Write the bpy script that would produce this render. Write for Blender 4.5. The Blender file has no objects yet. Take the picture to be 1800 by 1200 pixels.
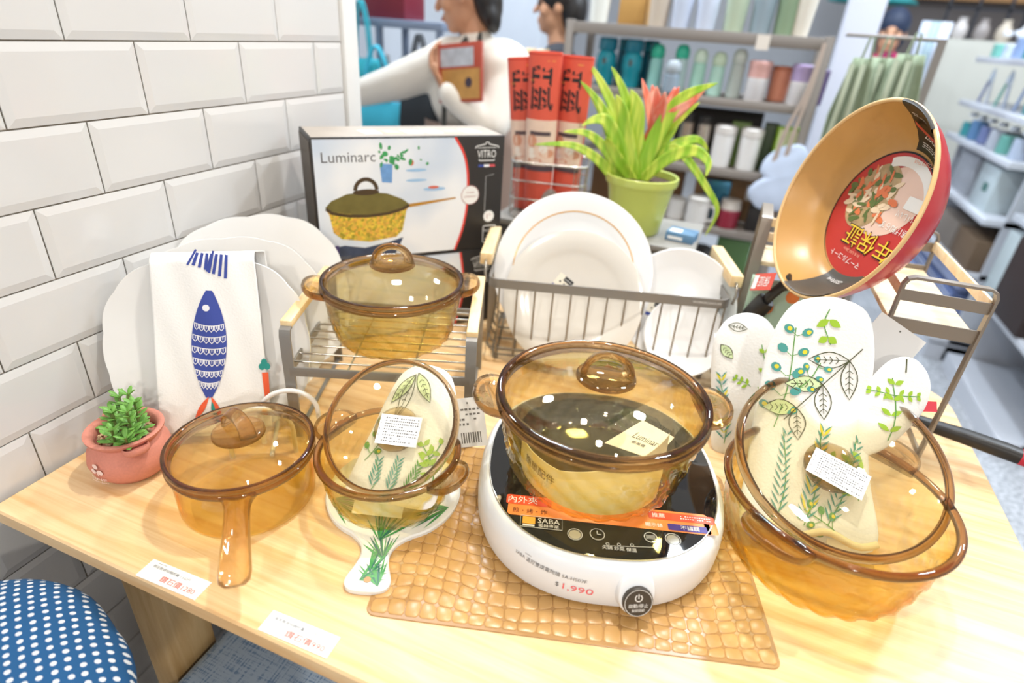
import bpy, bmesh, math, random
from mathutils import Vector, Matrix
random.seed(7)
PI = math.pi
S = bpy.context.scene
COL = S.collection
# ------------------------------------------------------------------ camera
cam_d = bpy.data.cameras.new('camera')
cam = bpy.data.objects.new('camera', cam_d); COL.objects.link(cam)
cam_d.sensor_width = 36.0; cam_d.lens = 20.56
cam_d.clip_start = 0.02; cam_d.clip_end = 60
rgt = Vector((0.9280, 0.3670, 0.0647)); upv = Vector((-0.2279, 0.4216, 0.8777)); fwd = Vector((-0.2948, 0.8292, -0.4749))
cam.matrix_world = Matrix(((rgt.x, upv.x, -fwd.x, 0), (rgt.y, upv.y, -fwd.y, 0), (rgt.z, upv.z, -fwd.z, 1.375), (0, 0, 0, 1)))
cam_d.dof.use_dof = True; cam_d.dof.focus_distance = 0.82; cam_d.dof.aperture_fstop = 2.0
S.camera = cam
# ------------------------------------------------------------------ colour management, cycles limits
S.view_settings.view_transform = 'Standard'; S.view_settings.look = 'None'
S.view_settings.gamma = 1.0; S.view_settings.use_curve_mapping = False
S.view_settings.exposure = -0.15
S.cycles.max_bounces = 7; S.cycles.transmission_bounces = 6; S.cycles.transparent_max_bounces = 18
S.cycles.glossy_bounces = 4; S.cycles.diffuse_bounces = 2
S.cycles.use_adaptive_sampling = True; S.cycles.adaptive_threshold = 0.06; S.cycles.adaptive_min_samples = 16
S.cycles.sample_clamp_indirect = 4.0
# ------------------------------------------------------------------ world: soft light of a bright shop hall
w = bpy.data.worlds.new('world'); S.world = w; w.use_nodes = True
w.node_tree.nodes['Background'].inputs['Color'].default_value = (1.0, 0.98, 0.96, 1)
w.node_tree.nodes['Background'].inputs['Strength'].default_value = 0.67
# ------------------------------------------------------------------ ceiling lamps of the shop, and two added front fill lamps
def lamp(name, loc, aim, power, size, color, spread=160, shape='DISK'):
    d = bpy.data.lights.new(name, 'AREA'); d.shape = shape; d.size = size; d.energy = power; d.color = color; d.spread = math.radians(spread)
    o = bpy.data.objects.new(name, d); COL.objects.link(o); o.location = loc
    v = Vector(aim) - Vector(loc); o.rotation_euler = v.to_track_quat('-Z', 'Y').to_euler()
    return o
WARM = (1.0, 0.95, 0.87); COOL = (0.80, 0.90, 1.0)
lamp('spot_and_fill_lamp', (-0.10, 1.05, 2.85), (-0.05, 0.7, 0.75), 11, 0.09, WARM, 110)
lamp('spot_and_fill_lamp', (-0.45, 1.5, 2.85), (-0.4, 0.8, 0.75), 2.2, 0.09, WARM, 110)
lamp('spot_and_fill_lamp', (0.75, 0.9, 2.85), (0.2, 0.8, 0.75), 2.6, 0.09, WARM, 110)
lamp('spot_and_fill_lamp', (-0.5, -1.3, 2.4), (-0.4, 0.6, 0.7), 6, 0.16, WARM, 120)  # added fill lamp behind the camera, brightens the front faces
lamp('spot_and_fill_lamp', (0.95, -1.3, 1.95), (-0.3, 0.7, 0.6), 7, 0.16, WARM, 120)  # added low fill lamp on the camera side, reaches under the table
for x, y in ((-0.6, 0.5), (0.35, 0.35), (0.9, 1.5), (-0.2, 1.9), (0.2, 0.95), (-0.4, -0.1)):
    lamp('ceiling_downlight', (x, y, 2.85), (x, y, 0), 0.7, 0.045, WARM, 120)
for x, y in ((-1.3, 2.2), (0.3, 2.3), (1.6, 2.4), (-0.8, 3.8), (1.0, 3.8), (2.6, 3.4)):
    lamp('ceiling_panel_lamp', (x, y, 2.9), (x, y, 0), 36, 0.22, COOL, 170)

# ------------------------------------------------------------------ materials
MATS = {}
def nodes_of(name):
    m = bpy.data.materials.new(name); m.use_nodes = True
    nt = m.node_tree; return m, nt, nt.nodes['Principled BSDF']
def rgb(c): return (c[0], c[1], c[2], 1.0)
def hexc(h):
    h = h.lstrip('#'); v = [int(h[i:i+2], 16) / 255 for i in (0, 2, 4)]
    return tuple(x / 12.92 if x <= 0.04045 else ((x + 0.055) / 1.055) ** 2.4 for x in v)
def mat(name, col, rough=0.5, metal=0.0, spec=0.5, var=0.0, vscale=8.0, bump=0.0, bscale=60.0, coat=0.0, sheen=0.0, emit=0.0, trans=0.0, sub=0.0):
    """A Principled material with a little procedural colour variation and relief."""
    if name in MATS: return MATS[name]
    if isinstance(col, str): col = hexc(col)
    m, nt, b = nodes_of(name)
    b.inputs['Base Color'].default_value = rgb(col); b.inputs['Roughness'].default_value = rough
    b.inputs['Metallic'].default_value = metal; b.inputs['Specular IOR Level'].default_value = spec
    b.inputs['Coat Weight'].default_value = coat; b.inputs['Sheen Weight'].default_value = sheen
    b.inputs['Transmission Weight'].default_value = trans
    if emit:
        b.inputs['Emission Color'].default_value = rgb(col); b.inputs['Emission Strength'].default_value = emit
    tc = nt.nodes.new('ShaderNodeTexCoord')
    if var > 0:
        n = nt.nodes.new('ShaderNodeTexNoise'); n.inputs['Scale'].default_value = vscale; n.inputs['Detail'].default_value = 4
        mx = nt.nodes.new('ShaderNodeMix'); mx.data_type = 'RGBA'
        mx.inputs['A'].default_value = rgb([c * (1 - var) for c in col]); mx.inputs['B'].default_value = rgb([min(1, c * (1 + var)) for c in col])
        nt.links.new(tc.outputs['Object'], n.inputs['Vector']); nt.links.new(n.outputs['Fac'], mx.inputs['Factor']); nt.links.new(mx.outputs['Result'], b.inputs['Base Color'])
    if bump > 0:
        n2 = nt.nodes.new('ShaderNodeTexNoise'); n2.inputs['Scale'].default_value = bscale; n2.inputs['Detail'].default_value = 3
        bp = nt.nodes.new('ShaderNodeBump'); bp.inputs['Strength'].default_value = bump; bp.inputs['Distance'].default_value = 0.002
        nt.links.new(tc.outputs['Object'], n2.inputs['Vector']); nt.links.new(n2.outputs['Fac'], bp.inputs['Height']); nt.links.new(bp.outputs['Normal'], b.inputs['Normal'])
    MATS[name] = m; return m
def wood(name, c1, c2, axis=(1, 18, 18), scale=2.2, rough=0.42, knots=0.0):
    m, nt, b = nodes_of(name)
    tc = nt.nodes.new('ShaderNodeTexCoord'); mp = nt.nodes.new('ShaderNodeMapping'); mp.inputs['Scale'].default_value = axis
    n = nt.nodes.new('ShaderNodeTexNoise'); n.inputs['Scale'].default_value = scale; n.inputs['Detail'].default_value = 7; n.inputs['Roughness'].default_value = 0.6; n.inputs['Distortion'].default_value = 0.6
    r = nt.nodes.new('ShaderNodeValToRGB'); r.color_ramp.elements[0].position = 0.35; r.color_ramp.elements[0].color = rgb(hexc(c1)); r.color_ramp.elements[1].position = 0.62; r.color_ramp.elements[1].color = rgb(hexc(c2))
    bp = nt.nodes.new('ShaderNodeBump'); bp.inputs['Strength'].default_value = 0.06; bp.inputs['Distance'].default_value = 0.002
    nt.links.new(tc.outputs['Object'], mp.inputs['Vector']); nt.links.new(mp.outputs['Vector'], n.inputs['Vector']); nt.links.new(n.outputs['Fac'], r.inputs['Fac'])
    nt.links.new(r.outputs['Color'], b.inputs['Base Color']); nt.links.new(n.outputs['Fac'], bp.inputs['Height']); nt.links.new(bp.outputs['Normal'], b.inputs['Normal'])
    b.inputs['Roughness'].default_value = rough
    return m
def glass(name, absorb, density, clear=0.0, tint=(1, 1, 1), ior=1.47, rough=0.0):
    """Real glass: a share of true refraction, the rest thin-pane transmission under a fresnel sheen; colour from absorption in its thickness."""
    m = bpy.data.materials.new(name); m.use_nodes = True; nt = m.node_tree; nt.nodes.clear()
    out = nt.nodes.new('ShaderNodeOutputMaterial')
    gm = nt.nodes.new('ShaderNodeNewGeometry'); io = nt.nodes.new('ShaderNodeMix'); io.data_type = 'FLOAT'; io.inputs['A'].default_value = ior; io.inputs['B'].default_value = 1 / ior
    nt.links.new(gm.outputs['Backfacing'], io.inputs['Factor'])
    fr = nt.nodes.new('ShaderNodeFresnel'); nt.links.new(io.outputs['Result'], fr.inputs['IOR'])
    gl = nt.nodes.new('ShaderNodeBsdfGlossy'); gl.inputs['Roughness'].default_value = 0.015
    tr = nt.nodes.new('ShaderNodeBsdfTransparent'); tr.inputs['Color'].default_value = rgb(tint)
    gs = nt.nodes.new('ShaderNodeBsdfGlass'); gs.inputs['IOR'].default_value = ior; gs.inputs['Roughness'].default_value = rough; gs.inputs['Color'].default_value = rgb(tint)
    m1 = nt.nodes.new('ShaderNodeMixShader'); m2 = nt.nodes.new('ShaderNodeMixShader'); m2.inputs[0].default_value = clear
    nt.links.new(fr.outputs[0], m1.inputs[0]); nt.links.new(tr.outputs[0], m1.inputs[1]); nt.links.new(gl.outputs[0], m1.inputs[2])
    nt.links.new(gs.outputs[0], m2.inputs[1]); nt.links.new(m1.outputs[0], m2.inputs[2]); nt.links.new(m2.outputs[0], out.inputs['Surface'])
    if density > 0:
        va = nt.nodes.new('ShaderNodeVolumeAbsorption'); va.inputs['Color'].default_value = rgb(absorb); va.inputs['Density'].default_value = density
        nt.links.new(va.outputs[0], out.inputs['Volume'])
    return m

# ------------------------------------------------------------------ mesh helpers
class G:
    """Collects vertices and faces of ONE mesh."""
    def __init__(s): s.v = []; s.f = []
    def add(s, v, f):
        o = len(s.v); s.v += [tuple(p) for p in v]; s.f += [tuple(i + o for i in q) for q in f]; return s
    def tf(s, M): s.v = [tuple(M @ Vector(p)) for p in s.v]; return s
def empty(name, loc=(0, 0, 0), rot=None):
    o = bpy.data.objects.new(name, None); COL.objects.link(o); o.empty_display_size = 0.02
    if isinstance(rot, Matrix):
        M = rot.to_4x4(); M.translation = Vector(loc); o.matrix_world = M
    else:
        o.location = loc
        if rot is not None: o.rotation_euler = (0, 0, rot) if not hasattr(rot, '__len__') else rot
    return o
def thing(name, label, cat, loc=(0, 0, 0), rot=None, group=None):
    o = empty(name, loc, rot); return tag(o, label, cat, group)
def tag(o, label, cat, group=None, kind=None):
    o['label'] = label; o['category'] = cat
    if group: o['group'] = group
    if kind: o['kind'] = kind
    return o
def obj(name, g, m, parent=None, smooth=40, label=None, kind=None):
    me = bpy.data.meshes.new(name); me.from_pydata(g.v, [], g.f)
    me.materials.append(m); me.update()
    if smooth:
        me.polygons.foreach_set('use_smooth', [True] * len(me.polygons)); me.set_sharp_from_angle(angle=math.radians(smooth))
    o = bpy.data.objects.new(name, me); COL.objects.link(o)
    if parent is not None: o.parent = parent
    if label: o['label'] = label
    if kind: o['kind'] = kind
    return o
def inst(src, parent, M=None, name=None):
    o = src.copy(); COL.objects.link(o); o.parent = parent
    if name: o.name = name
    if M is not None: o.matrix_local = M
    return o
def copy_tree(o, parent=None):
    c = o.copy(); COL.objects.link(c); c.parent = parent
    for ch in list(o.children): copy_tree(ch, c)
    return c
def box(g, c, s, bev=0.0, seg=2, M=None):
    x, y, z = s[0] / 2, s[1] / 2, s[2] / 2
    if bev <= 0:
        v = [(c[0] + a * x, c[1] + b * y, c[2] + d * z) for a in (-1, 1) for b in (-1, 1) for d in (-1, 1)]
        f = [(0, 1, 3, 2), (4, 6, 7, 5), (0, 4, 5, 1), (2, 3, 7, 6), (0, 2, 6, 4), (1, 5, 7, 3)]
    else:
        bm = bmesh.new(); bmesh.ops.create_cube(bm, size=1.0)
        for q in bm.verts: q.co = Vector((q.co.x * s[0], q.co.y * s[1], q.co.z * s[2])) + Vector(c)
        bmesh.ops.bevel(bm, geom=list(bm.edges), offset=bev, segments=seg, affect='EDGES', profile=0.5)
        bm.verts.index_update(); v = [tuple(q.co) for q in bm.verts]; f = [tuple(q.index for q in p.verts) for p in bm.faces]; bm.free()
    if M is not None: v = [tuple(M @ Vector(p)) for p in v]
    return g.add(v, f)
def lathe(g, prof, seg=64, mod=None, closed=False, arc=None):
    """Revolves (r, z) points about z. r<=0 gives a pole. mod(r, z, theta, k) may change the radius."""
    idx = []; v = []; f = []
    n = seg
    for k, (r, z) in enumerate(prof):
        if r <= 1e-6: idx.append([len(v)]); v.append((0, 0, z))
        else:
            row = []
            for i in range(n):
                t = 2 * PI * i / n; rr = mod(r, z, t, k) if mod else r
                row.append(len(v)); v.append((rr * math.cos(t), rr * math.sin(t), z))
            idx.append(row)
    m = len(prof)
    for k in range(m if closed else m - 1):
        a, b = idx[k], idx[(k + 1) % m]
        if len(a) == 1 and len(b) == 1: continue
        for i in range(n):
            j = (i + 1) % n
            if len(a) == 1: f.append((a[0], b[j], b[i]))
            elif len(b) == 1: f.append((a[i], a[j], b[0]))
            else: f.append((a[i], a[j], b[j], b[i]))
    return g.add(v, f)
def sweep(g, pts, sec, closed=False, up=None, scale=None, caps=True):
    """Sweeps a closed 2D section along a 3D path (parallel transport, or a fixed up vector)."""
    P = [Vector(p) for p in pts]; n = len(P); T = []
    for i in range(n):
        if closed: t = P[(i + 1) % n] - P[i - 1]
        else: t = P[min(i + 1, n - 1)] - P[max(i - 1, 0)]
        T.append(t.normalized() if t.length > 1e-9 else Vector((0, 0, 1)))
    U = []
    u = Vector(up) if up is not None else (Vector((0, 0, 1)) if abs(T[0].z) < 0.9 else Vector((1, 0, 0)))
    for i in range(n):
        if up is not None: u = Vector(up)
        q = u - T[i] * u.dot(T[i])
        if q.length < 1e-6: q = T[i].orthogonal()
        q.normalize(); U.append(q); u = q
    v = []; f = []; m = len(sec)
    for i in range(n):
        s = scale[i] if scale else 1.0; B = T[i].cross(U[i])
        for a, b in sec:
            sa, sb = (s if not isinstance(s, tuple) else s[0]), (s if not isinstance(s, tuple) else s[1])
            v.append(tuple(P[i] + B * a * sa + U[i] * b * sb))
    for i in range(n if closed else n - 1):
        j = (i + 1) % n
        for k in range(m):
            l = (k + 1) % m; f.append((i * m + k, j * m + k, j * m + l, i * m + l))
    if caps and not closed:
        f.append(tuple(range(m))); f.append(tuple((n - 1) * m + k for k in range(m))[::-1])
    return g.add(v, f)
def csec(r, n=8): return [(r * math.cos(2 * PI * i / n), r * math.sin(2 * PI * i / n)) for i in range(n)]
def rsec(w, h): return [(-w / 2, -h / 2), (w / 2, -h / 2), (w / 2, h / 2), (-w / 2, h / 2)]
def tube(g, pts, r, n=8, closed=False, scale=None): return sweep(g, pts, csec(r, n), closed=closed, scale=scale)
def arc_pts(c, a, b, r, t0, t1, n):
    c, a, b = Vector(c), Vector(a), Vector(b)
    return [c + a * (r * math.cos(t0 + (t1 - t0) * i / n)) + b * (r * math.sin(t0 + (t1 - t0) * i / n)) for i in range(n + 1)]
def smoothp(pts, n=6, closed=False):
    """Catmull-Rom through points."""
    P = [Vector(p) for p in pts]; N = len(P); out = []
    for i in range(N if closed else N - 1):
        a = P[(i - 1) % N] if closed or i > 0 else P[0]; b = P[i]; c = P[(i + 1) % N]; d = P[(i + 2) % N] if closed or i + 2 < N else P[-1]
        for k in range(n):
            t = k / n
            out.append(0.5 * ((2 * b) + (c - a) * t + (2 * a - 5 * b + 4 * c - d) * t * t + (3 * b - a - 3 * c + d) * t ** 3))
    if not closed: out.append(P[-1])
    return out
def extrude(g, poly, z0, z1, bev=0.0):
    """Prism of a 2D outline with a small top chamfer."""
    n = len(poly); cx = sum(p[0] for p in poly) / n; cy = sum(p[1] for p in poly) / n
    v = [(p[0], p[1], z0) for p in poly]
    if bev > 0:
        v += [(p[0], p[1], z1 - bev) for p in poly]
        ins = []
        for i in range(n):
            a, b, c = poly[i - 1], poly[i], poly[(i + 1) % n]
            t = Vector((c[0] - a[0], c[1] - a[1])); t = t.normalized() if t.length > 0 else Vector((1, 0))
            ins.append((b[0] - t.y * bev, b[1] + t.x * bev))
        v += [(p[0], p[1], z1) for p in ins]; rows = 3
    else:
        v += [(p[0], p[1], z1) for p in poly]; rows = 2
    f = [tuple(range(n))[::-1], tuple((rows - 1) * n + i for i in range(n))]
    for r in range(rows - 1):
        for i in range(n): j = (i + 1) % n; f.append((r * n + i, r * n + j, (r + 1) * n + j, (r + 1) * n + i))
    return g.add(v, f)
def rrect(w, h, r, n=6):
    out = []
    for cx, cy, t in ((w / 2 - r, h / 2 - r, 0), (-w / 2 + r, h / 2 - r, PI / 2), (-w / 2 + r, -h / 2 + r, PI), (w / 2 - r, -h / 2 + r, 1.5 * PI)):
        out += [(cx + r * math.cos(t + PI / 2 * i / n), cy + r * math.sin(t + PI / 2 * i / n)) for i in range(n + 1)]
    return out
def ell(cx, cy, rx, ry, n=20, a=0.0, t0=0.0, t1=2 * PI):
    full = abs(t1 - t0 - 2 * PI) < 1e-6
    out = []
    for i in range(n if full else n + 1):
        t = t0 + (t1 - t0) * i / n; x, y = rx * math.cos(t), ry * math.sin(t)
        out.append((cx + x * math.cos(a) - y * math.sin(a), cy + x * math.sin(a) + y * math.cos(a)))
    return out
def stroke(pts, wd, closed=False):
    """Flat line of width wd as quads (2D)."""
    P = [Vector((p[0], p[1])) for p in pts]; n = len(P); out = []
    L = []
    for i in range(n):
        a = P[i - 1] if (closed or i > 0) else P[i]; b = P[(i + 1) % n] if (closed or i < n - 1) else P[i]
        t = b - a; t = t.normalized() if t.length > 1e-9 else Vector((1, 0)); nrm = Vector((-t.y, t.x)) * wd / 2
        L.append((P[i] + nrm, P[i] - nrm))
    for i in range(n if closed else n - 1):
        j = (i + 1) % n; out.append([tuple(L[i][1]), tuple(L[j][1]), tuple(L[j][0]), tuple(L[i][0])])
    return out
def leafp(x0, y0, x1, y1, wd, n=6):
    """Leaf-shaped polygon between two points."""
    a, b = Vector((x0, y0)), Vector((x1, y1)); t = b - a; nr = Vector((-t.y, t.x)).normalized() * wd
    l = [a + t * (i / n) + nr * math.sin(PI * i / n) * (1 - .25 * i / n) for i in range(n + 1)]
    r = [a + t * (i / n) - nr * math.sin(PI * i / n) * (1 - .25 * i / n) for i in range(n - 1, 0, -1)]
    return [tuple(p) for p in l + r]
_T = {}
def text2d(s, bold=0.0):
    """Outline of a line of writing as 2D triangles, height of a capital = 1, centred."""
    key = (s, bold)
    if key in _T: return _T[key]
    c = bpy.data.curves.new('t', 'FONT'); c.body = s; c.size = 1.0; c.resolution_u = 2; c.align_x = 'CENTER'; c.offset = bold
    o = bpy.data.objects.new('t', c); COL.objects.link(o)
    dg = bpy.context.evaluated_depsgraph_get(); me = bpy.data.meshes.new_from_object(o.evaluated_get(dg))
    v = [(p.co.x, p.co.y) for p in me.vertices]; f = [tuple(q.vertices) for q in me.polygons]
    bpy.data.objects.remove(o); bpy.data.curves.remove(c); bpy.data.meshes.remove(me)
    if v:
        x0, x1 = min(p[0] for p in v), max(p[0] for p in v); y0, y1 = min(p[1] for p in v), max(p[1] for p in v)
        v = [(p[0] - (x0 + x1) / 2, p[1] - (y0 + y1) / 2) for p in v]; _T[key] = (v, f, x1 - x0, y1 - y0)
    else: _T[key] = ([], [], 1, 1)
    return _T[key]
def put_text(g, s, x, y, wd=None, ht=None, ang=0.0, fn=None, flip=False, bold=0.0):
    """Writing at (x, y), fitted to width and/or height, mapped by fn(x, y) -> 3D."""
    v, f, W, H = text2d(s, bold)
    sx = (wd / W) if wd else (ht / H); sy = (ht / H) if ht else sx
    ca, sa = math.cos(ang), math.sin(ang); out = []
    for p in v:
        a, b = p[0] * sx * (-1 if flip else 1), p[1] * sy
        q = (x + a * ca - b * sa, y + a * sa + b * ca); out.append(fn(*q) if fn else (q[0], q[1], 0))
    return g.add(out, f)
def put_poly(g, poly, fn=None):
    if len(poly) < 3: return g
    return g.add([fn(*p) if fn else (p[0], p[1], 0) for p in poly], [tuple(range(len(poly)))])
def put_polys(g, polys, fn=None):
    for p in polys: put_poly(g, p, fn)
    return g
def scribble(g, x, y, wd, ht, fn, n=None, rows=1, gap=0.5):
    """Rows of tiny illegible print as small dashes."""
    rh = ht / rows
    for r in range(rows):
        k = n or max(3, int(wd / (rh * 0.75))); yy = y + ht / 2 - (r + .5) * rh
        last = k if (r % 4 != 3) else int(k * .6)
        for i in range(last):
            if random.random() < .12: continue
            w = wd / k * random.uniform(.45, .8); xx = x - wd / 2 + (i + .5) * wd / k; h = rh * gap * random.uniform(.6, 1)
            put_poly(g, [(xx - w / 2, yy - h / 2), (xx + w / 2, yy - h / 2), (xx + w / 2, yy + h / 2), (xx - w / 2, yy + h / 2)], fn)
    return g
def basis(n, up=(0, 0, 1)):
    """Rotation whose z axis is n and whose y axis leans to up."""
    z = Vector(n).normalized(); u = Vector(up); y = (u - z * u.dot(z)).normalized(); x = y.cross(z)
    return Matrix(((x.x, y.x, z.x), (x.y, y.y, z.y), (x.z, y.z, z.z)))
def struct(o): o['kind'] = 'structure'; return o

A_D = math.radians(16.5)            # the display is turned a little on the table
TT = 0.75                           # table top
M_WHITE = mat('white_paint', (0.82, 0.80, 0.77), .5)
M_PAPER = mat('paper_white', (0.86, 0.86, 0.84), .7, var=.02)
M_INK = mat('ink_black', (0.012, 0.012, 0.014), .6)
M_GREYINK = mat('ink_grey', (0.16, 0.16, 0.17), .6)
M_RED = mat('ink_red', hexc('#d8402e'), .6)
M_STEEL = mat('grey_powder_steel', hexc('#8d8a86'), .38, metal=.35, var=.04)
M_WIRE = mat('dark_wire', hexc('#8d867b'), .3, metal=.75)
M_CHROME = mat('bright_wire', hexc('#c9c5bd'), .22, metal=.9)
M_BEECH = wood('beech_wood', '#e6c48f', '#f2d9ac', (14, 2, 14), 3.0, .45)
M_AMBER = glass('amber_glass_wall', (0.997, 0.84, 0.08), 100.0, clear=.88)
M_AMBERT = glass('amber_glass_thick', (0.95, 0.72, 0.22), 80.0, clear=.40)
M_AMBERL = glass('amber_glass_lid', (0.975, 0.82, 0.25), 62.0, clear=.91)
M_AMBERR = glass('amber_glass_rim', (0.74, 0.58, 0.34), 240.0, clear=.10)

# ================================================================== SETTING
M_TILE = mat('tile_glaze', (0.66, 0.645, 0.625), .12, spec=.55, var=.015, vscale=3)
M_GROUT = mat('tile_grout', hexc('#8b8172'), .9)
def carpet(name, c1, c2, sc):
    m, nt, b = nodes_of(name)
    tc = nt.nodes.new('ShaderNodeTexCoord'); n = nt.nodes.new('ShaderNodeTexNoise'); n.inputs['Scale'].default_value = sc; n.inputs['Detail'].default_value = 5
    r = nt.nodes.new('ShaderNodeValToRGB'); r.color_ramp.elements[0].position = .38; r.color_ramp.elements[0].color = rgb(hexc(c1)); r.color_ramp.elements[1].position = .62; r.color_ramp.elements[1].color = rgb(hexc(c2))
    nt.links.new(tc.outputs['Object'], n.inputs['Vector']); nt.links.new(n.outputs['Fac'], r.inputs['Fac']); nt.links.new(r.outputs['Color'], b.inputs['Base Color'])
    b.inputs['Roughness'].default_value = .95; return m
g = G(); box(g, (2.0, 3.2, -.05), (9, 10.4, .1)); struct(obj('floor', g, carpet('grey_carpet', '#8f9297', '#bcbfc4', 60), smooth=0))
# tiled wall: body, end trim, and every tile of it
g = G(); box(g, (-.908, .10, 1.35), (.10, 2.21, 2.7)); wall = struct(obj('wall_left', g, M_GROUT, smooth=0))
g = G(); box(g, (-.8985, 1.2005, 1.35), (.103, .05, 2.7), .003); struct(obj('trim_1', g, mat('trim_white', (.80, .79, .76), .35), smooth=30))
def tile_mesh(wy):
    """One bevelled tile lying on x=0, face to +x."""
    j = .0011; h = .0998 / 2 - j; wv = wy / 2 - j; b = min(.011, wv * .6); d = .0038; e = .0018
    rings = [(wv, h, 0), (wv, h, e), (wv - b, h - b, d)]
    v = []; f = []
    for a, c, x in rings: v += [(x, -a, -c), (x, a, -c), (x, a, c), (x, -a, c)]
    for k in (0, 1):
        for i in range(4): f.append((k * 4 + i, k * 4 + (i + 1) % 4, k * 4 + 4 + (i + 1) % 4, k * 4 + 4 + i))
    f.append((8, 9, 10, 11)); g = G(); g.add(v, f); return g
tiles = {}
Y_END = 1.1755
for r in range(18):
    z = .019 - .1 + r * .0998 + .05 + .003
    if z < .0: continue
    off = .083 if r % 2 else -.016
    y = off - .6
    while y < Y_END - .004:
        y1 = min(y + .2, Y_END); wy = round(y1 - y, 3)
        if wy > .01 and y1 > -.45:
            if wy not in tiles:
                t = obj('tile', tile_mesh(wy), M_TILE, wall, smooth=0); tiles[wy] = t
            else: t = inst(tiles[wy], wall)
            t.location = (-.8575, (y + y1) / 2, z); t.rotation_euler = (random.uniform(-.001, .001), random.uniform(-.002, .002), random.uniform(-.003, .003))
        y += .2
# far walls of the hall
M_FAR = mat('far_wall', (.70, .74, .80), .6)
g = G(); box(g, (2.0, 8.3, 1.6), (9, .1, 3.2)); struct(obj('wall_back', g, M_FAR, smooth=0))
g = G(); box(g, (-2.45, 4.7, 1.6), (.1, 7.0, 3.2)); struct(obj('wall_side', g, M_FAR, smooth=0))

# ------------------------------------------------------------------ table
M_TABLE = wood('table_bamboo', '#dcae76', '#eecd9e', (1.2, 26, 10), 2.0, .33)
table = thing('display_table', 'light wooden display table with rounded back corner against the tiled wall', 'table', (-.168, .825, 0))
x0, x1, y0, y1 = -.845, .513, .305, 1.345
r = .10
poly = [(x0, y0), (x1 - .02, y0), (x1, y0 + .02), (x1, y1 - r)] + [(x1 - r + r * math.cos(t), y1 - r + r * math.sin(t)) for t in [PI / 2 * i / 10 for i in range(1, 11)]] + [(x0, y1)]
poly = [(p[0] + .168, p[1] - .825) for p in poly]
g = G(); extrude(g, poly, .727, TT, .003); obj('tabletop', g, M_TABLE, table, 30)
M_LEGW = wood('leg_oak', '#c39a63', '#dab985', (14, 14, 1.5), 2.5, .5)
for lx, ly in ((-.6925, .40), (.41, .40), (-.6925, 1.22), (.36, 1.20)):
    g = G(); box(g, (lx + .168, ly - .825, .3635), (.056, .08, .727), .003); obj('leg', g, M_LEGW, table, 30)
for yy in (.40, 1.21):
    g = G(); box(g, (.028, yy - .825, .695), (1.04, .03, .06), .002); obj('apron', g, M_LEGW, table, 30)
# grey woven bench under the table
def weave(name, c1, c2, sc):
    m, nt, b = nodes_of(name)
    tc = nt.nodes.new('ShaderNodeTexCoord'); col = None
    mx = []
    for k, ax in enumerate(((1, .06, 1), (.06, 1, 1))):
        mp = nt.nodes.new('ShaderNodeMapping'); mp.inputs['Scale'].default_value = ax
        n = nt.nodes.new('ShaderNodeTexNoise'); n.inputs['Scale'].default_value = sc; n.inputs['Detail'].default_value = 2
        nt.links.new(tc.outputs['Object'], mp.inputs['Vector']); nt.links.new(mp.outputs['Vector'], n.inputs['Vector']); mx.append(n)
    a = nt.nodes.new('ShaderNodeMath'); a.operation = 'ADD'; nt.links.new(mx[0].outputs['Fac'], a.inputs[0]); nt.links.new(mx[1].outputs['Fac'], a.inputs[1])
    r = nt.nodes.new('ShaderNodeValToRGB'); r.color_ramp.elements[0].position = .82; r.color_ramp.elements[0].color = rgb(hexc(c1)); r.color_ramp.elements[1].position = 1.0; r.color_ramp.elements[1].color = rgb(hexc(c2))
    h = nt.nodes.new('ShaderNodeMath'); h.operation = 'MULTIPLY'; h.inputs[1].default_value = 1.0
    nt.links.new(a.outputs[0], h.inputs[0]); nt.links.new(h.outputs[0], r.inputs['Fac']); nt.links.new(r.outputs['Color'], b.inputs['Base Color'])
    b.inputs['Roughness'].default_value = .9; return m
r = None
bench = thing('upholstered_bench', 'low bench in grey-blue woven fabric pushed under the table', 'bench', (-.28, .60, 0))
g = G(); box(g, (0, 0, .29), (.76, .64, .26), .03, 4); obj('seat_cushion', g, weave('grey_blue_weave', '#7f9cc4', '#b9cde4', 300), bench, 40)
for sx in (-1, 1):
    for sy in (-1, 1):
        g = G(); box(g, (sx * .33, sy * .27, .08), (.05, .05, .16), .003); obj('leg', g, M_LEGW, bench, 30)
# blue dotted stool cushion
def dotted(name):
    m, nt, b = nodes_of(name)
    tc = nt.nodes.new('ShaderNodeTexCoord'); mp = nt.nodes.new('ShaderNodeMapping'); mp.inputs['Rotation'].default_value = (0, 0, .5)
    v = nt.nodes.new('ShaderNodeTexVoronoi'); v.inputs['Scale'].default_value = 84; v.inputs['Randomness'].default_value = .12; v.voronoi_dimensions = '2D'
    sep = nt.nodes.new('ShaderNodeMath'); sep.operation = 'LESS_THAN'; sep.inputs[1].default_value = .24
    mx = nt.nodes.new('ShaderNodeMix'); mx.data_type = 'RGBA'; mx.inputs['A'].default_value = rgb(hexc('#174e7c')); mx.inputs['B'].default_value = rgb(hexc('#d9dde0'))
    nt.links.new(tc.outputs['Object'], mp.inputs['Vector']); nt.links.new(mp.outputs['Vector'], v.inputs['Vector']); nt.links.new(v.outputs['Distance'], sep.inputs[0])
    nt.links.new(sep.outputs[0], mx.inputs['Factor']); nt.links.new(mx.outputs['Result'], b.inputs['Base Color']); b.inputs['Roughness'].default_value = .95
    return m
stool = thing('padded_stool', 'stool with a navy cushion covered in small white dots in front of the wall', 'stool', (-.648, .09, 0))
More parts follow.
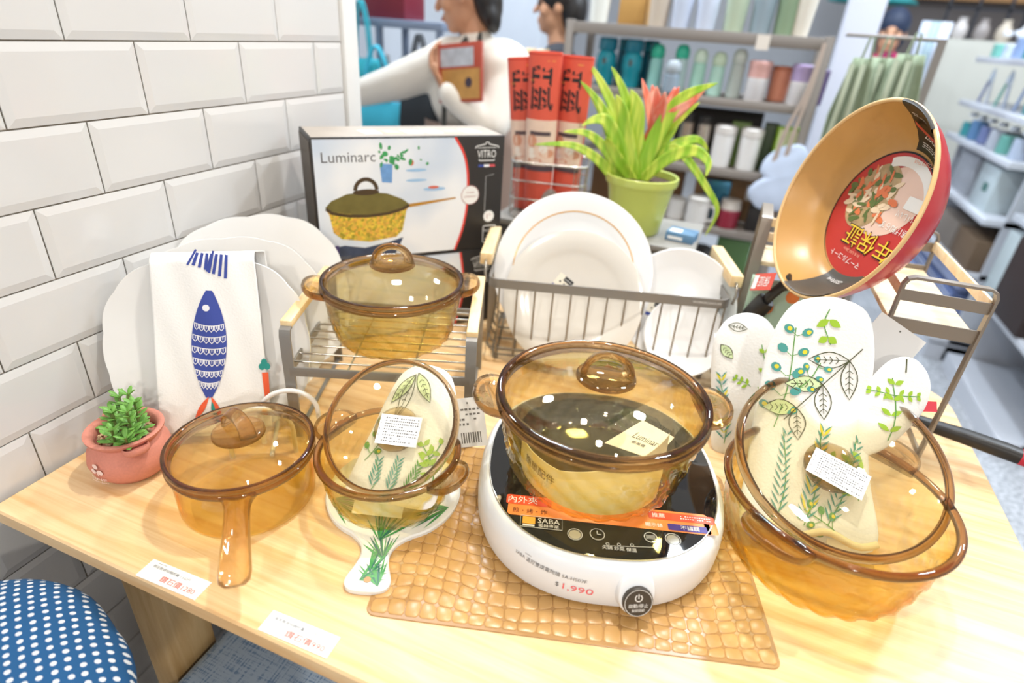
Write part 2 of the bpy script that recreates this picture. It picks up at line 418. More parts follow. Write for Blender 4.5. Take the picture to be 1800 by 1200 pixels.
g = G(); prof = [(0, .62)] + [(.19 * math.cos(t) ** .55 if math.cos(t) > 0 else 0, .685 + .065 * math.sin(t)) for t in [-PI / 2 + .02 + (PI - .02) * i / 16 for i in range(17)]]
prof[-1] = (0, .75)
lathe(g, prof, 56, mod=lambda r, z, t, k: r * (1 + .07 * abs(math.sin(2 * t + .6)) )); obj('cushion', g, dotted('navy_dotted_fabric'), stool, 60)
g = G(); lathe(g, [(0, .58), (.13, .58), (.13, .618), (0, .618)], 40); obj('seat_board', g, M_LEGW, stool, 40)
for k in range(4):
    t = PI / 4 + k * PI / 2; g = G(); tube(g, [(.085 * math.cos(t), .085 * math.sin(t), .58), (.11 * math.cos(t), .11 * math.sin(t), 0)], .016, 10); obj('leg', g, M_LEGW, stool, 40)

# ================================================================== GLASS COOKWARE
def ring(r, z, rr, n=12, sq=1.0): return [(r + rr * math.cos(2 * PI * i / n), z + rr * sq * math.sin(2 * PI * i / n)) for i in range(n)]
def ear(wd, ln, th):
    """Hollow-sided grip lug: a rounded half-oval slab, x outward."""
    g = G(); n = 18; out = []
    for i in range(n + 1):
        t = -PI / 2 + PI * i / n; out.append((ln * max(0, math.cos(t)) ** .8, wd / 2 * math.sin(t)))
    out = [(-.006, -wd / 2)] + out + [(-.006, wd / 2)]
    lv = [(-th * .5, .80), (-th * .42, .93), (-th * .15, 1.0), (th * .2, 1.0), (th * .42, .95), (th * .3, .80), (th * .05, .62)]
    v = []; m = len(out)
    for z, s in lv: v += [(p[0] * s if p[0] > 0 else p[0], p[1] * (s * .5 + .5), z + p[0] * .18) for p in out]
    f = [tuple(range(m))[::-1], tuple((len(lv) - 1) * m + i for i in range(m))]
    for k in range(len(lv) - 1):
        for i in range(m): j = (i + 1) % m; f.append((k * m + i, k * m + j, (k + 1) * m + j, (k + 1) * m + i))
    return g.add(v, f)
def casserole_body(par, R, H, ang, twist=1.0):
    th = .0042; k = R / .142
    outer = [(.0, 0), (.60, 0), (.70, .01), (.755, .035), (.79, .075), (.82, .13), (.845, .2), (.868, .3), (.888, .4), (.905, .5), (.92, .6), (.934, .7), (.947, .8), (.958, .88), (.966, .94), (.972, .965)]
    po = [(a * R, b * H) for a, b in outer]
    pi = [(max(0, a * R - th), max(b * H, th + .001 * (1 - a))) for a, b in outer[::-1]]
    pi[-1] = (0, th); 
    nrib = 22
    def mod(r, z, t, kk):
        q = min(1, max(0, z / H)); s = min(1, max(0, r / (R * .5))) * (1 - max(0, (q - .62) / .38)) if q < 1 else 0
        s = max(0, s); ph = nrib * (t + twist * (.9 * q - .55 * (1 - r / R)))
        return r + (.0065 if kk < len(po) else .003) * k * s * (abs(math.sin(ph / 2)) - .6)
    g = G(); lathe(g, po + pi, 176, mod); body = obj('pot_body', g, M_AMBER, par, 50)
    g = G(); lathe(g, ring(R * .972 , H * .982, .0058 * (.6 + .4 * k), 14, .95), 96, closed=True); obj('rim', g, M_AMBERR, par, 60)
    for s in (0, PI):
        h = obj('grip', ear(.088 * k ** .7, .036 * k ** .6, .015), M_AMBERT, par, 50)
        h.matrix_local = Matrix.Rotation(ang + s, 4, 'Z') @ Matrix.Translation((R * .975, 0, H * .955))
    return body
def lid_parts(par, R, hd, knob_ang=0.0, knob=1.0):
    """Dome, thick edge and knob; local z = outward side of the dome."""
    th = .004; n = 14
    under = [(R * .93 * i / n, hd * (1 - (i / n) ** 2.3) - th) for i in range(n + 1)]; under[0] = (0, hd - th)
    top = [(a, b + th) for a, b in under[::-1]]; top[-1] = (0, hd)
    g = G(); lathe(g, under + top, 80); obj('dome', g, M_AMBERL, par, 50)
    g = G(); prof = [(R * .925, -.006), (R * .965, -.0055), (R * .995, -.003), (R, .001), (R * .992, .0045), (R * .965, .0052), (R * .93, .003), (R * .918, -.002)]
    lathe(g, prof, 96, closed=True); obj('edge', g, M_AMBERR, par, 60)
    if knob:
        q = knob; kr = .034 * q; z0 = hd + .0003
        g = G(); lathe(g, [(0, z0 - .001), (kr * .9, z0 - .002), (kr * 1.02, z0 + .001), (kr, z0 + .005), (kr * .85, z0 + .007), (0, z0 + .0075)], 48); kd = obj('knob_base', g, M_AMBERT, par, 40)
        ca, sa = math.cos(knob_ang), math.sin(knob_ang); pts = []; sc = []
        for i in range(17):
            t = PI * i / 16; a = -.025 * q * math.cos(t); pts.append((a * ca, a * sa, z0 + .005 + .026 * q * math.sin(t) ** .8)); sc.append((1.0 - .12 * math.sin(t), 1.0))
        sec = [(.011 * q * math.copysign(abs(math.cos(t)) ** .6, math.cos(t)), .0042 * q * math.copysign(abs(math.sin(t)) ** .7, math.sin(t))) for t in [2 * PI * i / 14 for i in range(14)]]
        g = G(); sweep(g, pts, sec, scale=sc, up=None); obj('knob_arch', g, M_AMBERT, par, 50)
def sticker(par, w, h, z, ang, label, dx=0, dy=0):
    """Small printed paper label on the inner (viewer's) side of an upturned lid."""
    st = empty('paper_label'); st.parent = par; st['label'] = label
    ca, sa = math.cos(ang), math.sin(ang)
    fn = lambda a, b, e=0: (-(a * ca - b * sa + dx), a * sa + b * ca + dy, z - e)
    g = G(); q = [(-w / 2, -h / 2), (w / 2, -h / 2), (w / 2, h / 2), (-w / 2, h / 2)]
    v = [fn(*p) for p in q] + [fn(*p, .0006) for p in q]
    g.add(v, [(0, 1, 2, 3), (7, 6, 5, 4)] + [(i, (i + 4), (i + 1) % 4 + 4, (i + 1) % 4) for i in range(4)]); obj('paper', g, M_PAPER, st, 0)
    g = G(); scribble(g, w * .04, 0, w * .82, h * .86, lambda a, b: fn(a, b, .0009), rows=9, gap=.42)
    for k in range(3): put_polys(g, [ell(-w * .46, h * (.2 - .2 * k), .0007, .0007, 6)], lambda a, b: fn(a, b, .0009))
    obj('lettering', g, M_GREYINK, st, 0)

# --- saucepan, front left
sp = thing('saucepan', 'amber glass saucepan with lid and long glass handle pointing out over the table edge', 'saucepan', (-.556, .475, TT))
R, H = .096, .082; th = .004
po = [(0, 0), (.80, 0), (.90, .012), (.945, .05), (.955, .12), (.957, .4), (.96, .7), (.965, .93)]
g = G(); lathe(g, [(a * R, b * H) for a, b in po] + [(max(0, a * R - th), max(b * H, th)) for a, b in po[::-1]], 96); obj('pot_body', g, M_AMBER, sp, 50)
g = G(); lathe(g, ring(R * .967, H * .965, .0052, 12), 96, closed=True); obj('rim', g, M_AMBERR, sp, 60)
hd = Vector((.134, -.159, 0)).normalized(); pts = []; sc = []
for i, (d, z, s, s2) in enumerate(((.091, .076, 1.5, .8), (.098, .0755, 1.18, .95), (.108, .074, 1.0, 1), (.125, .071, .98, 1), (.15, .066, 1.04, 1), (.175, .06, 1.14, 1), (.195, .055, 1.2, 1), (.204, .052, 1.1, .9), (.2085, .0505, .75, .6))):
    pts.append(hd * d + Vector((0, 0, z))); sc.append((s, s2))
sec = [(-.0145, -.0045), (-.010, -.0075), (0, -.0085), (.010, -.0075), (.0145, -.0045), (.0155, .001), (.0135, .0055), (.0105, .0058), (.007, .0025), (0, .0008), (-.007, .0025), (-.0105, .0058), (-.0135, .0055), (-.0155, .001)]
g = G(); sweep(g, pts, sec, up=(0, 0, 1), scale=sc); obj('handle', g, M_AMBERT, sp, 45)
sl = thing('pot_lid', 'domed amber glass lid with arched knob closing the saucepan', 'lid', (-.556, .475, TT + .0895))
lid_parts(sl, .0985, .019, math.radians(-16), 1.0)

# --- casserole on the wire riser
RZ = .8895
pr_ = thing('glass_casserole', 'ribbed amber glass casserole standing on the wire riser', 'casserole', (-.488, .768, RZ)); casserole_body(pr_, .1155, .0976, math.radians(33))
ll = thing('pot_lid', 'amber glass lid closing the casserole on the wire riser', 'lid', (-.488, .768, RZ + .1045)); lid_parts(ll, .1165, .026, math.radians(30), 1.05)
# --- casserole on the cooker
CZ = .8225
pc = thing('glass_casserole', 'large amber glass casserole standing on the white electric cooker', 'casserole', (-.1015, .664, CZ)); casserole_body(pc, .142, .12, math.radians(21))
ll = thing('pot_lid', 'large amber glass lid closing the casserole on the cooker', 'lid', (-.1015, .664, CZ + .128)); lid_parts(ll, .143, .024, math.radians(18), 1.15)
# --- small casserole with its lid upturned
ps = thing('glass_casserole', 'small open amber glass casserole standing on the leaf-print board', 'casserole', (-.369, .555, .759)); casserole_body(ps, .0995, .082, math.radians(-8))
nl = Vector((0, -.62, .785)); ll = thing('pot_lid', 'small amber glass lid upturned and tilted in the casserole on the leaf-print board', 'lid', (-.367, .559, .881), basis(-nl))
lid_parts(ll, .098, .02, .3, .95); sticker(ll, .062, .043, .0145, math.radians(10), 'white paper label with small print', .008, -.002)
sx_ = thing('paper_slip', 'folded white paper slip lying inside the small casserole', 'paper', (-.365, .525, .7665), (.5, 0, .3))
g = G(); box(g, (0, 0, .014), (.07, .045, .0006)); obj('leaf_front', g, M_PAPER, sx_, 0); g = G(); box(g, (0, 0, .0158), (.064, .040, .0006), M=Matrix.Rotation(.12, 4, 'X')); obj('leaf_back', g, M_PAPER, sx_, 0)
# --- big casserole front right with its lid upturned
pb = thing('glass_casserole', 'large open amber glass casserole at the table corner under a tilted lid', 'casserole', (.214, .71, TT)); casserole_body(pb, .142, .12, math.radians(-122))
nl2 = Vector((.075, -.44, .895)); ll2 = thing('pot_lid', 'large amber glass lid upturned and tilted over the oven mitt at the table corner', 'lid', (.2175, .76, .884), basis(-nl2))
lid_parts(ll2, .14, .026, .6, 1.1); sticker(ll2, .076, .042, .0205, math.radians(-24), 'white paper label with small print', .004, -.012)

# --- curved paper card inside the pot on the cooker
M_CARD = mat('cream_card', hexc('#faf0d6'), .7)
cd = thing('paper_card', 'curved cream paper card with printed name standing inside the casserole on the cooker', 'card', (-.1015, .664, CZ + .0055))
def cardf(a, b, e=0):
    t = math.radians(-92) + a / .105; rr = .102 + .10 * b * .22 - e - .03 * max(0, b - .045) * 2
    return (rr * math.cos(t), rr * math.sin(t), b)
g = G(); n = 26; v = []; f = []
for i in range(n + 1):
    a = -.135 + .27 * i / n; top = .058 + .052 * max(0, (i / n - .42) / .58) ** 1.0 - .02 * max(0, .3 - i / n)
    for k in range(6): v.append(cardf(a, .004 + (top - .004) * k / 5))
    for k in range(6): v.append(cardf(a, .004 + (top - .004) * k / 5, .0006))
for i in range(n):
    for k in range(5):
        o = i * 12 + k; f.append((o, o + 12, o + 13, o + 1)); o += 6; f.append((o, o + 1, o + 13, o + 12))
    f.append((i * 12 + 5, i * 12 + 17, i * 12 + 23, i * 12 + 11))
g.add(v, f); obj('sheet', g, M_CARD, cd, 60)
g = G(); put_text(g, 'Luminarc', -.098, .088, wd=.052, ht=None, fn=lambda a, b: cardf(-a, b, .0009)); put_text(g, '樂美雅', -.098, .076, wd=.022, fn=lambda a, b: cardf(-a, b, .0009))
obj('lettering', g, M_INK, cd, 0)
g = G(); put_text(g, '簡單配件', -.055, .038, wd=.06, fn=lambda a, b: cardf(a, b, -.0008)); obj('back_lettering', g, mat('ink_brown', hexc('#6b5427'), .6), cd, 0)

FC = [(.0175, -.032), (.0555, .034), (.1015, .014), (.0845, -.038)]; FZ = (.068, .074, .074, .068)
fx = lambda u, v, e=0: tuple(Vector((FC[0][0], FC[0][1], FZ[0])).lerp(Vector((FC[1][0], FC[1][1], FZ[1])), v).lerp(Vector((FC[3][0], FC[3][1], FZ[3])).lerp(Vector((FC[2][0], FC[2][1], FZ[2])), v), u) + Vector((0, 0, e)))
g = G(); v = [fx(0, 0), fx(1, 0), fx(1, 1), fx(0, 1), fx(0, 0, .0006), fx(1, 0, .0006), fx(1, 1, .0006), fx(0, 1, .0006)]
g.add(v, [(3, 2, 1, 0), (4, 5, 6, 7), (0, 1, 5, 4), (1, 2, 6, 5), (2, 3, 7, 6), (3, 0, 4, 7)]); obj('flap', g, M_CARD, cd, 0)
g = G(); put_text(g, 'Luminarc', .58, .52, wd=.66, ht=.2, fn=lambda a, b: fx(a, b, .0012)); put_text(g, '樂美雅', .5, .3, wd=.3, ht=.1, fn=lambda a, b: fx(a, b, .0012)); obj('flap_lettering', g, M_INK, cd, 0)

# ================================================================== COOKER AND PLACEMAT
# crocodile-embossed mat
mt = thing('placemat', 'tan crocodile-embossed placemat lying under the white cooker', 'placemat', (-.293, .374, TT), math.atan2(.133, .468))
MW, MD = .4865, .33
M_MAT = mat('tan_embossed_sheet', hexc('#a87d48'), .3, var=.12, vscale=20, spec=.6)
M_MATS = mat('tan_scale_gloss', hexc('#c1955a'), .3, var=.2, vscale=14, spec=.5)
g = G(); extrude(g, [(p[0] + MW / 2, p[1] + MD / 2) for p in rrect(MW, MD, .012)], .0002, .0014, .0004); obj('sheet', g, M_MAT, mt, 30)
rng = random.Random(3); NX, NY = 24, 18; grid = {}
for i in range(NX + 1):
    for j in range(NY + 1):
        jx = 0 if i in (0, NX) else rng.uniform(-.12, .12); jy = 0 if j in (0, NY) else rng.uniform(-.12, .12)
        bow = .35 * math.sin(i * .55 + j * .12)
        grid[i, j] = (.004 + (MW - .008) * (i + jx) / NX, min(MD - .004, max(.004, .004 + (MD - .008) * (j + jy + (bow if 0 < j < NY else 0)) / NY)))
for i in range(NX):
    for j in range(NY):
        q = [Vector(grid[a]) for a in ((i, j), (i + 1, j), (i + 1, j + 1), (i, j + 1))]; c = (q[0] + q[1] + q[2] + q[3]) / 4
        wc = mt.matrix_world @ Vector((c.x, c.y, 0)) if False else Matrix.Rotation(math.atan2(.133, .468), 4, 'Z') @ Vector((c.x, c.y, 0)) + Vector((-.293, .374, 0))
        if ((wc.x + .085) / .16) ** 2 + ((wc.y - .68) / .16) ** 2 < .82: continue        # hidden under the cooker
        v = []; pts8 = []
        for k in range(4):
            a, b, d = q[k - 1], q[k], q[(k + 1) % 4]; pts8 += [b + (a - b) * .15, b + (d - b) * .15]
        for s, z in ((.965, .0013), (.93, .0021), (.84, .0024)): v += [(c.x + (p.x - c.x) * s, c.y + (p.y - c.y) * s, z) for p in pts8]
        f = [tuple(16 + k for k in range(8))] + [(r * 8 + k, r * 8 + (k + 1) % 8, r * 8 + 8 + (k + 1) % 8, r * 8 + 8 + k) for r in (0, 1) for k in range(8)]
        g = G(); g.add(v, f); obj('scale', g, M_MATS, mt, 60)
# cooker
M_CW = mat('cooker_white_plastic', (.79, .82, .86), .3, spec=.5)
M_BG = mat('cooker_black_glass', (.008, .008, .009), .03, spec=.8)
ck = thing('electric_cooker', 'white oval electric cooker with black glass top and round front knob', 'cooker', (-.092, .684, TT + .0035), math.radians(17))
def sup(a, b, n, e=2.35): return [(a * math.copysign(abs(math.cos(t)) ** (2 / e), math.cos(t)), b * math.copysign(abs(math.sin(t)) ** (2 / e), math.sin(t))) for t in [2 * PI * i / n for i in range(n)]]
def loft(g, rows, cap0=True, cap1=True):
    v = []; f = []; m = len(rows[0])
    for r in rows: v += r
    for k in range(len(rows) - 1):
        for i in range(m): j = (i + 1) % m; f.append((k * m + i, k * m + j, (k + 1) * m + j, (k + 1) * m + i))
    if cap0: f.append(tuple(range(m))[::-1])
    if cap1: f.append(tuple((len(rows) - 1) * m + i for i in range(m)))
    return g.add(v, f)
CA, CB = .176, .196
rows = []
for s, z in ((.955, 0), (.985, .004), (.998, .014), (1.0, .03), (.995, .045), (.98, .057), (.955, .0645), (.93, .0672), (.912, .0678)): rows.append([(p[0] * s, p[1] * s, z) for p in sup(CA, CB, 96)])
g = G(); loft(g, rows); obj('housing', g, M_CW, ck, 40)
g = G(); loft(g, [[(p[0] * s, p[1] * s, z) for p in sup(CA, CB, 96)] for s, z in ((.912, .0675), (.912, .0686), (.905, .0688))]); obj('glass_top', g, M_BG, ck, 30)
g = G(); sweep(g, [(p[0] * .914, p[1] * .914, .0684) for p in sup(CA, CB, 96)], csec(.0011, 6), closed=True); obj('trim_ring', g, M_CHROME, ck, 60)
ZT = .0692
ft = lambda x, y: (x, y, ZT)
ft2 = lambda x, y: (x, y, ZT + .0004)
g = G(); put_poly(g, [(p[0] + .004, p[1] - .106) for p in rrect(.262, .036, .005)], ft); put_poly(g, [(p[0] + .136, p[1] - .112) for p in rrect(.016, .022, .003)], ft); obj('sticker_strip', g, mat('orange_sticker', hexc('#ee8b45'), .4), ck, 0, label='orange advertising sticker')
g = G(); put_poly(g, [(p[0] - .1, p[1] - .0965) for p in rrect(.060, .017, .003)], ft2); obj('sticker_red_field', g, mat('red_sticker', hexc('#e2502f'), .4), ck, 0); g = G(); put_poly(g, [(p[0] + .1, p[1] - .0985) for p in rrect(.086, .013, .003)], ft2); obj('sticker_red_field', g, mat('red_sticker', hexc('#e2502f'), .4), ck, 0)
g = G(); put_poly(g, [(p[0] + .105, p[1] - .1165) for p in rrect(.05, .011, .002)], ft2); obj('sticker_blue_field', g, mat('violet_sticker', hexc('#3d2a86'), .4), ck, 0)
ft3 = lambda x, y: (x, y, ZT + .0008)
g = G(); put_text(g, '內外夾', -.108, -.0965, ht=.0125, fn=ft3); put_text(g, '顯示錶', .062, -.1165, ht=.007, fn=ft3); put_text(g, '不鏽鋼', .108, -.1165, ht=.0075, fn=ft3); put_text(g, '推薦', .07, -.0985, ht=.008, fn=ft3); scribble(g, .118, -.0985, .04, .008, ft3, rows=2)
obj('sticker_lettering', g, M_PAPER, ck, 0)
g = G(); put_text(g, '煎・烤・炸', -.098, -.1155, ht=.0085, fn=ft3); obj('sticker_dark_lettering', g, mat('ink_maroon', hexc('#5a2413'), .6), ck, 0)
g = G(); put_text(g, 'SABA', -.073, -.1305, wd=.028, ht=.0085, fn=ft3); put_text(g, '電器專業', -.073, -.1385, wd=.026, ht=.005, fn=ft3); put_polys(g, stroke([(-.109, -.124), (-.056, -.124), (-.056, -.143), (-.109, -.143)], .0008, True), ft3); put_polys(g, stroke([(-.106, -.140), (-.091, -.140)], .003), ft3)
for x, y, r in ((-.04, -.147, .009), (-.012, -.143, .009), (.055, -.1385, .008), (.083, -.138, .0095)): put_polys(g, stroke(ell(x, y, r, r, 20), .0009, True), ft3)
put_polys(g, stroke([(-.012, -.143), (-.012, -.137)], .001) + stroke([(-.012, -.143), (-.007, -.143)], .001), ft3)
for k in range(4): put_polys(g, stroke([(.049, -.141 + k * .0018), (.061, -.141 + k * .0018)], .0006), ft3)
put_polys(g, stroke([(-.006, -.1605), (.056, -.1545)], .0006) + stroke(ell(.0, -.157, .002, .002, 10), .0006, True) + stroke(ell(.014, -.156, .002, .002, 10), .0006, True) + stroke(ell(.03, -.1545, .002, .002, 10), .0006, True), ft3)
put_text(g, '火鍋 炒菜 保溫', .014, -.1625, wd=.042, fn=ft3)
obj('panel_print', g, mat('panel_print_white', (.62, .62, .60), .5), ck, 0)
g = G(); put_polys(g, [[(-.1065, -.1255), (-.0905, -.1255), (-.0905, -.1375), (-.1065, -.1375)]], ft3); obj('logo_field', g, mat('gold_logo', hexc('#e8a13a'), .5), ck, 0)
g = G(); put_polys(g, [ell(-.04, -.147, .0075, .0075, 18), ell(.083, -.138, .008, .008, 18)], ft2); obj('touch_key', g, mat('key_silver', (.45, .44, .40), .35, metal=.5), ck, 0)
def fside(a, b, e=.0006):
    """Front side of the housing: a along the curve, b height."""
    t = -PI / 2 + a / .183; n = 2.35; cx, sx = math.cos(t), math.sin(t); s = .999 if b < .045 else .995 - (b - .045) * 1.2
    x, y = CA * s * math.copysign(abs(cx) ** (2 / n), cx), CB * s * math.copysign(abs(sx) ** (2 / n), sx); k = 1 + e / math.hypot(x, y)
    return (x * k, y * k, b)
g = G(); put_text(g, 'SABA 溫控雙環電陶爐 SA-HS03F', -.066, .046, wd=.098, ht=.0055, ang=-.045, fn=fside); put_text(g, '$', -.05, .029, ht=.008, fn=fside); put_text(g, '特價商品', -.095, .053, wd=.01, ht=.0016, fn=fside); obj('price_caption', g, M_GREYINK, ck, 0)
g = G(); put_text(g, '1,990', -.026, .0275, wd=.034, ht=.0115, ang=-.03, fn=fside); obj('price_figures', g, mat('price_red', hexc('#ee6a72'), .6), ck, 0)
kb = empty('control_knob'); kb.parent = ck; p = Vector(fside(.028, .034, 0)); nn = Vector((p.x, p.y, 0)).normalized() * .97 + Vector((0, 0, .34)); 
Mk = basis(nn).to_4x4(); Mk.translation = p; kb.matrix_local = Mk
g = G(); rows = [[(q[0] * s, q[1] * s + .002, z) for q in sup(.0235, .0285, 40, 2.1)] for s, z in ((1.05, -.012), (1.0, .0), (.99, .004), (.93, .007), (.8, .008))]; loft(g, rows); obj('knob_boss', g, M_CW, kb, 40)
g = G(); lathe(g, [(0, .006), (.0185, .006), (.0185, .0125), (.0175, .0138), (0, .0138)], 40); g.tf(Matrix.Translation((0, -.005, 0))); obj('knob_face', g, mat('knob_dark', hexc('#3a332c'), .35), kb, 30)
fk = lambda x, y: (x, y - .005, .0143)
g = G(); put_polys(g, stroke(ell(0, .0062, .0042, .0042, 16, 0, PI * .65, PI * 2.35), .0011), fk); put_polys(g, stroke([(0, .0055), (0, .0115)], .0011), fk); put_text(g, '啟動/停止', 0, -.0035, wd=.024, fn=fk); put_text(g, '旋鈕調節', 0, -.0095, wd=.016, fn=fk); put_polys(g, stroke(ell(0, 0, .0167, .0167, 32), .0006, True), fk); obj('lettering', g, M_PAPER, kb, 0)

# --- leaf-print serving board under the small casserole
sb = thing('serving_board', 'white leaf-print ceramic board with handle under the small casserole', 'serving board', (-.369, .565, TT), math.radians(0))
hp = [(-.369, .565)]
hx, hy = .0525, -.145          # handle direction from the centre
ax = math.atan2(hy, hx); ca, sa = math.cos(ax), math.sin(ax)
out = []
for t in [math.radians(a) for a in range(24, 337, 8)]: out.append((.098 * math.cos(t) * 1.0, .098 * math.sin(t)))
neck = [(.105, -.024), (.122, -.019), (.14, -.022), (.16, -.0285), (.172, -.026), (.178, -.014), (.178, .014), (.172, .026), (.16, .0285), (.14, .022), (.122, .019), (.105, .024)]
out = out + [tuple(p) for p in neck]
out = [tuple(p)[:2] for p in smoothp([(p[0], p[1], 0) for p in out], 3, True)]
bpoly = [(p[0] * ca - p[1] * sa, p[0] * sa + p[1] * ca) for p in out]
g = G(); extrude(g, bpoly, .0003, .0085, .002); obj('board', g, mat('white_ceramic', (.82, .83, .82), .15), sb, 40)
g = G(); g2 = G(); rb = random.Random(5); fb = lambda x, y: (x, y, .0089)
def inside(p, poly):
    c = False; n = len(poly); j = n - 1
    for i in range(n):
        if (poly[i][1] > p[1]) != (poly[j][1] > p[1]) and p[0] < (poly[j][0] - poly[i][0]) * (p[1] - poly[i][1]) / (poly[j][1] - poly[i][1]) + poly[i][0]: c = not c
        j = i
    return c
for (fx, fy, fa, L) in ((.155, .0, 2.6, .05), (.165, -.01, 2.2, .045), (.13, .012, 3.5, .05), (.172, .015, 3.3, .05), (.1, -.05, 2.0, .06), (.09, .05, 4.0, .06), (.1, 0, 3.0, .06), (.03, -.085, 1.2, .07), (.03, .085, 5.2, .07)):
    for k in range(-5, 6):
        a = fa + k * .13; x1, y1 = fx + L * math.cos(a) * rb.uniform(.7, 1), fy + L * math.sin(a) * rb.uniform(.7, 1)
        P = [(x * ca - y * sa, x * sa + y * ca) for x, y in leafp(fx, fy, x1, y1, rb.uniform(.0009, .0022), 4)]
        if all(inside((q[0] * 1.03, q[1] * 1.03), bpoly) for q in P): put_poly(g if k % 3 else g2, P, lambda x, y, e=rb.random() * .0004: (x, y, .0089 + e))
obj('leaf_print', g, mat('leaf_green', hexc('#4a9a5a'), .3), sb, 0); obj('dark_leaf_print', g2, mat('leaf_teal', hexc('#2c6a62'), .3), sb, 0)
hole = Vector((.163 * ca, .163 * sa, .0))
g = G(); lathe(g, [(0, .0091), (.0045, .0091), (.0045, .0093), (0, .0093)], 20); g.tf(Matrix.Translation(hole)); obj('hanging_hole', g, mat('hole_tan', hexc('#b89470'), .8), sb, 0)

# ================================================================== WIRE RISER, BOXES
def dirs(a): return Vector((math.cos(a), math.sin(a), 0)), Vector((-math.sin(a), math.cos(a), 0))
AR = math.atan2(.10, .26)
rs = thing('wire_riser', 'grey steel wire riser with wooden side handles carrying a casserole', 'riser', (-.583, .612, TT), AR)
RW, RD, RH, RT = .283, .25, .134, .212
for x in (0, RW):
    for y in (0, RD):
        g = G(); zt = RT - .012
        sweep(g, [(x, y, 0), (x, y, zt - .012), (x, y + (.003 if y == 0 else -.003), zt - .003), (x, y + (.012 if y == 0 else -.012), zt)], rsec(.017, .004) if False else [(-.002, -.0085), (.002, -.0085), (.002, .0085), (-.002, .0085)], up=(1, 0, 0)); obj('leg', g, M_STEEL, rs, 30)
    g = G(); box(g, (x, RD / 2, RT - .008), (.018, RD - .02, .012), .002); obj('wooden_handle', g, M_BEECH, rs, 30, label='pale wooden handle bar')
    g = G(); box(g, (x, RD / 2, RH - .007), (.004, RD, .016), .001); obj('side_rail', g, M_STEEL, rs, 30)
    g = G(); box(g, (x, RD / 2, .004), (.006, RD, .004)); obj('foot_rail', g, M_STEEL, rs, 30)
for y in (0, RD):
    g = G(); box(g, (RW / 2, y, RH - .007), (RW, .004, .016), .001); obj('front_rail' if y == 0 else 'back_rail', g, M_STEEL, rs, 30)
for k in range(9):
    g = G(); y = .02 + (RD - .04) * k / 8; tube(g, [(0, y, RH - .0005), (RW, y, RH - .0005)], .0018, 8); obj('wire', g, M_CHROME, rs, 60)
for k in range(2):
    g = G(); x = .09 + .1 * k; tube(g, [(x, 0, RH - .004), (x, RD, RH - .004)], .0018, 8); obj('cross_wire', g, M_CHROME, rs, 60)

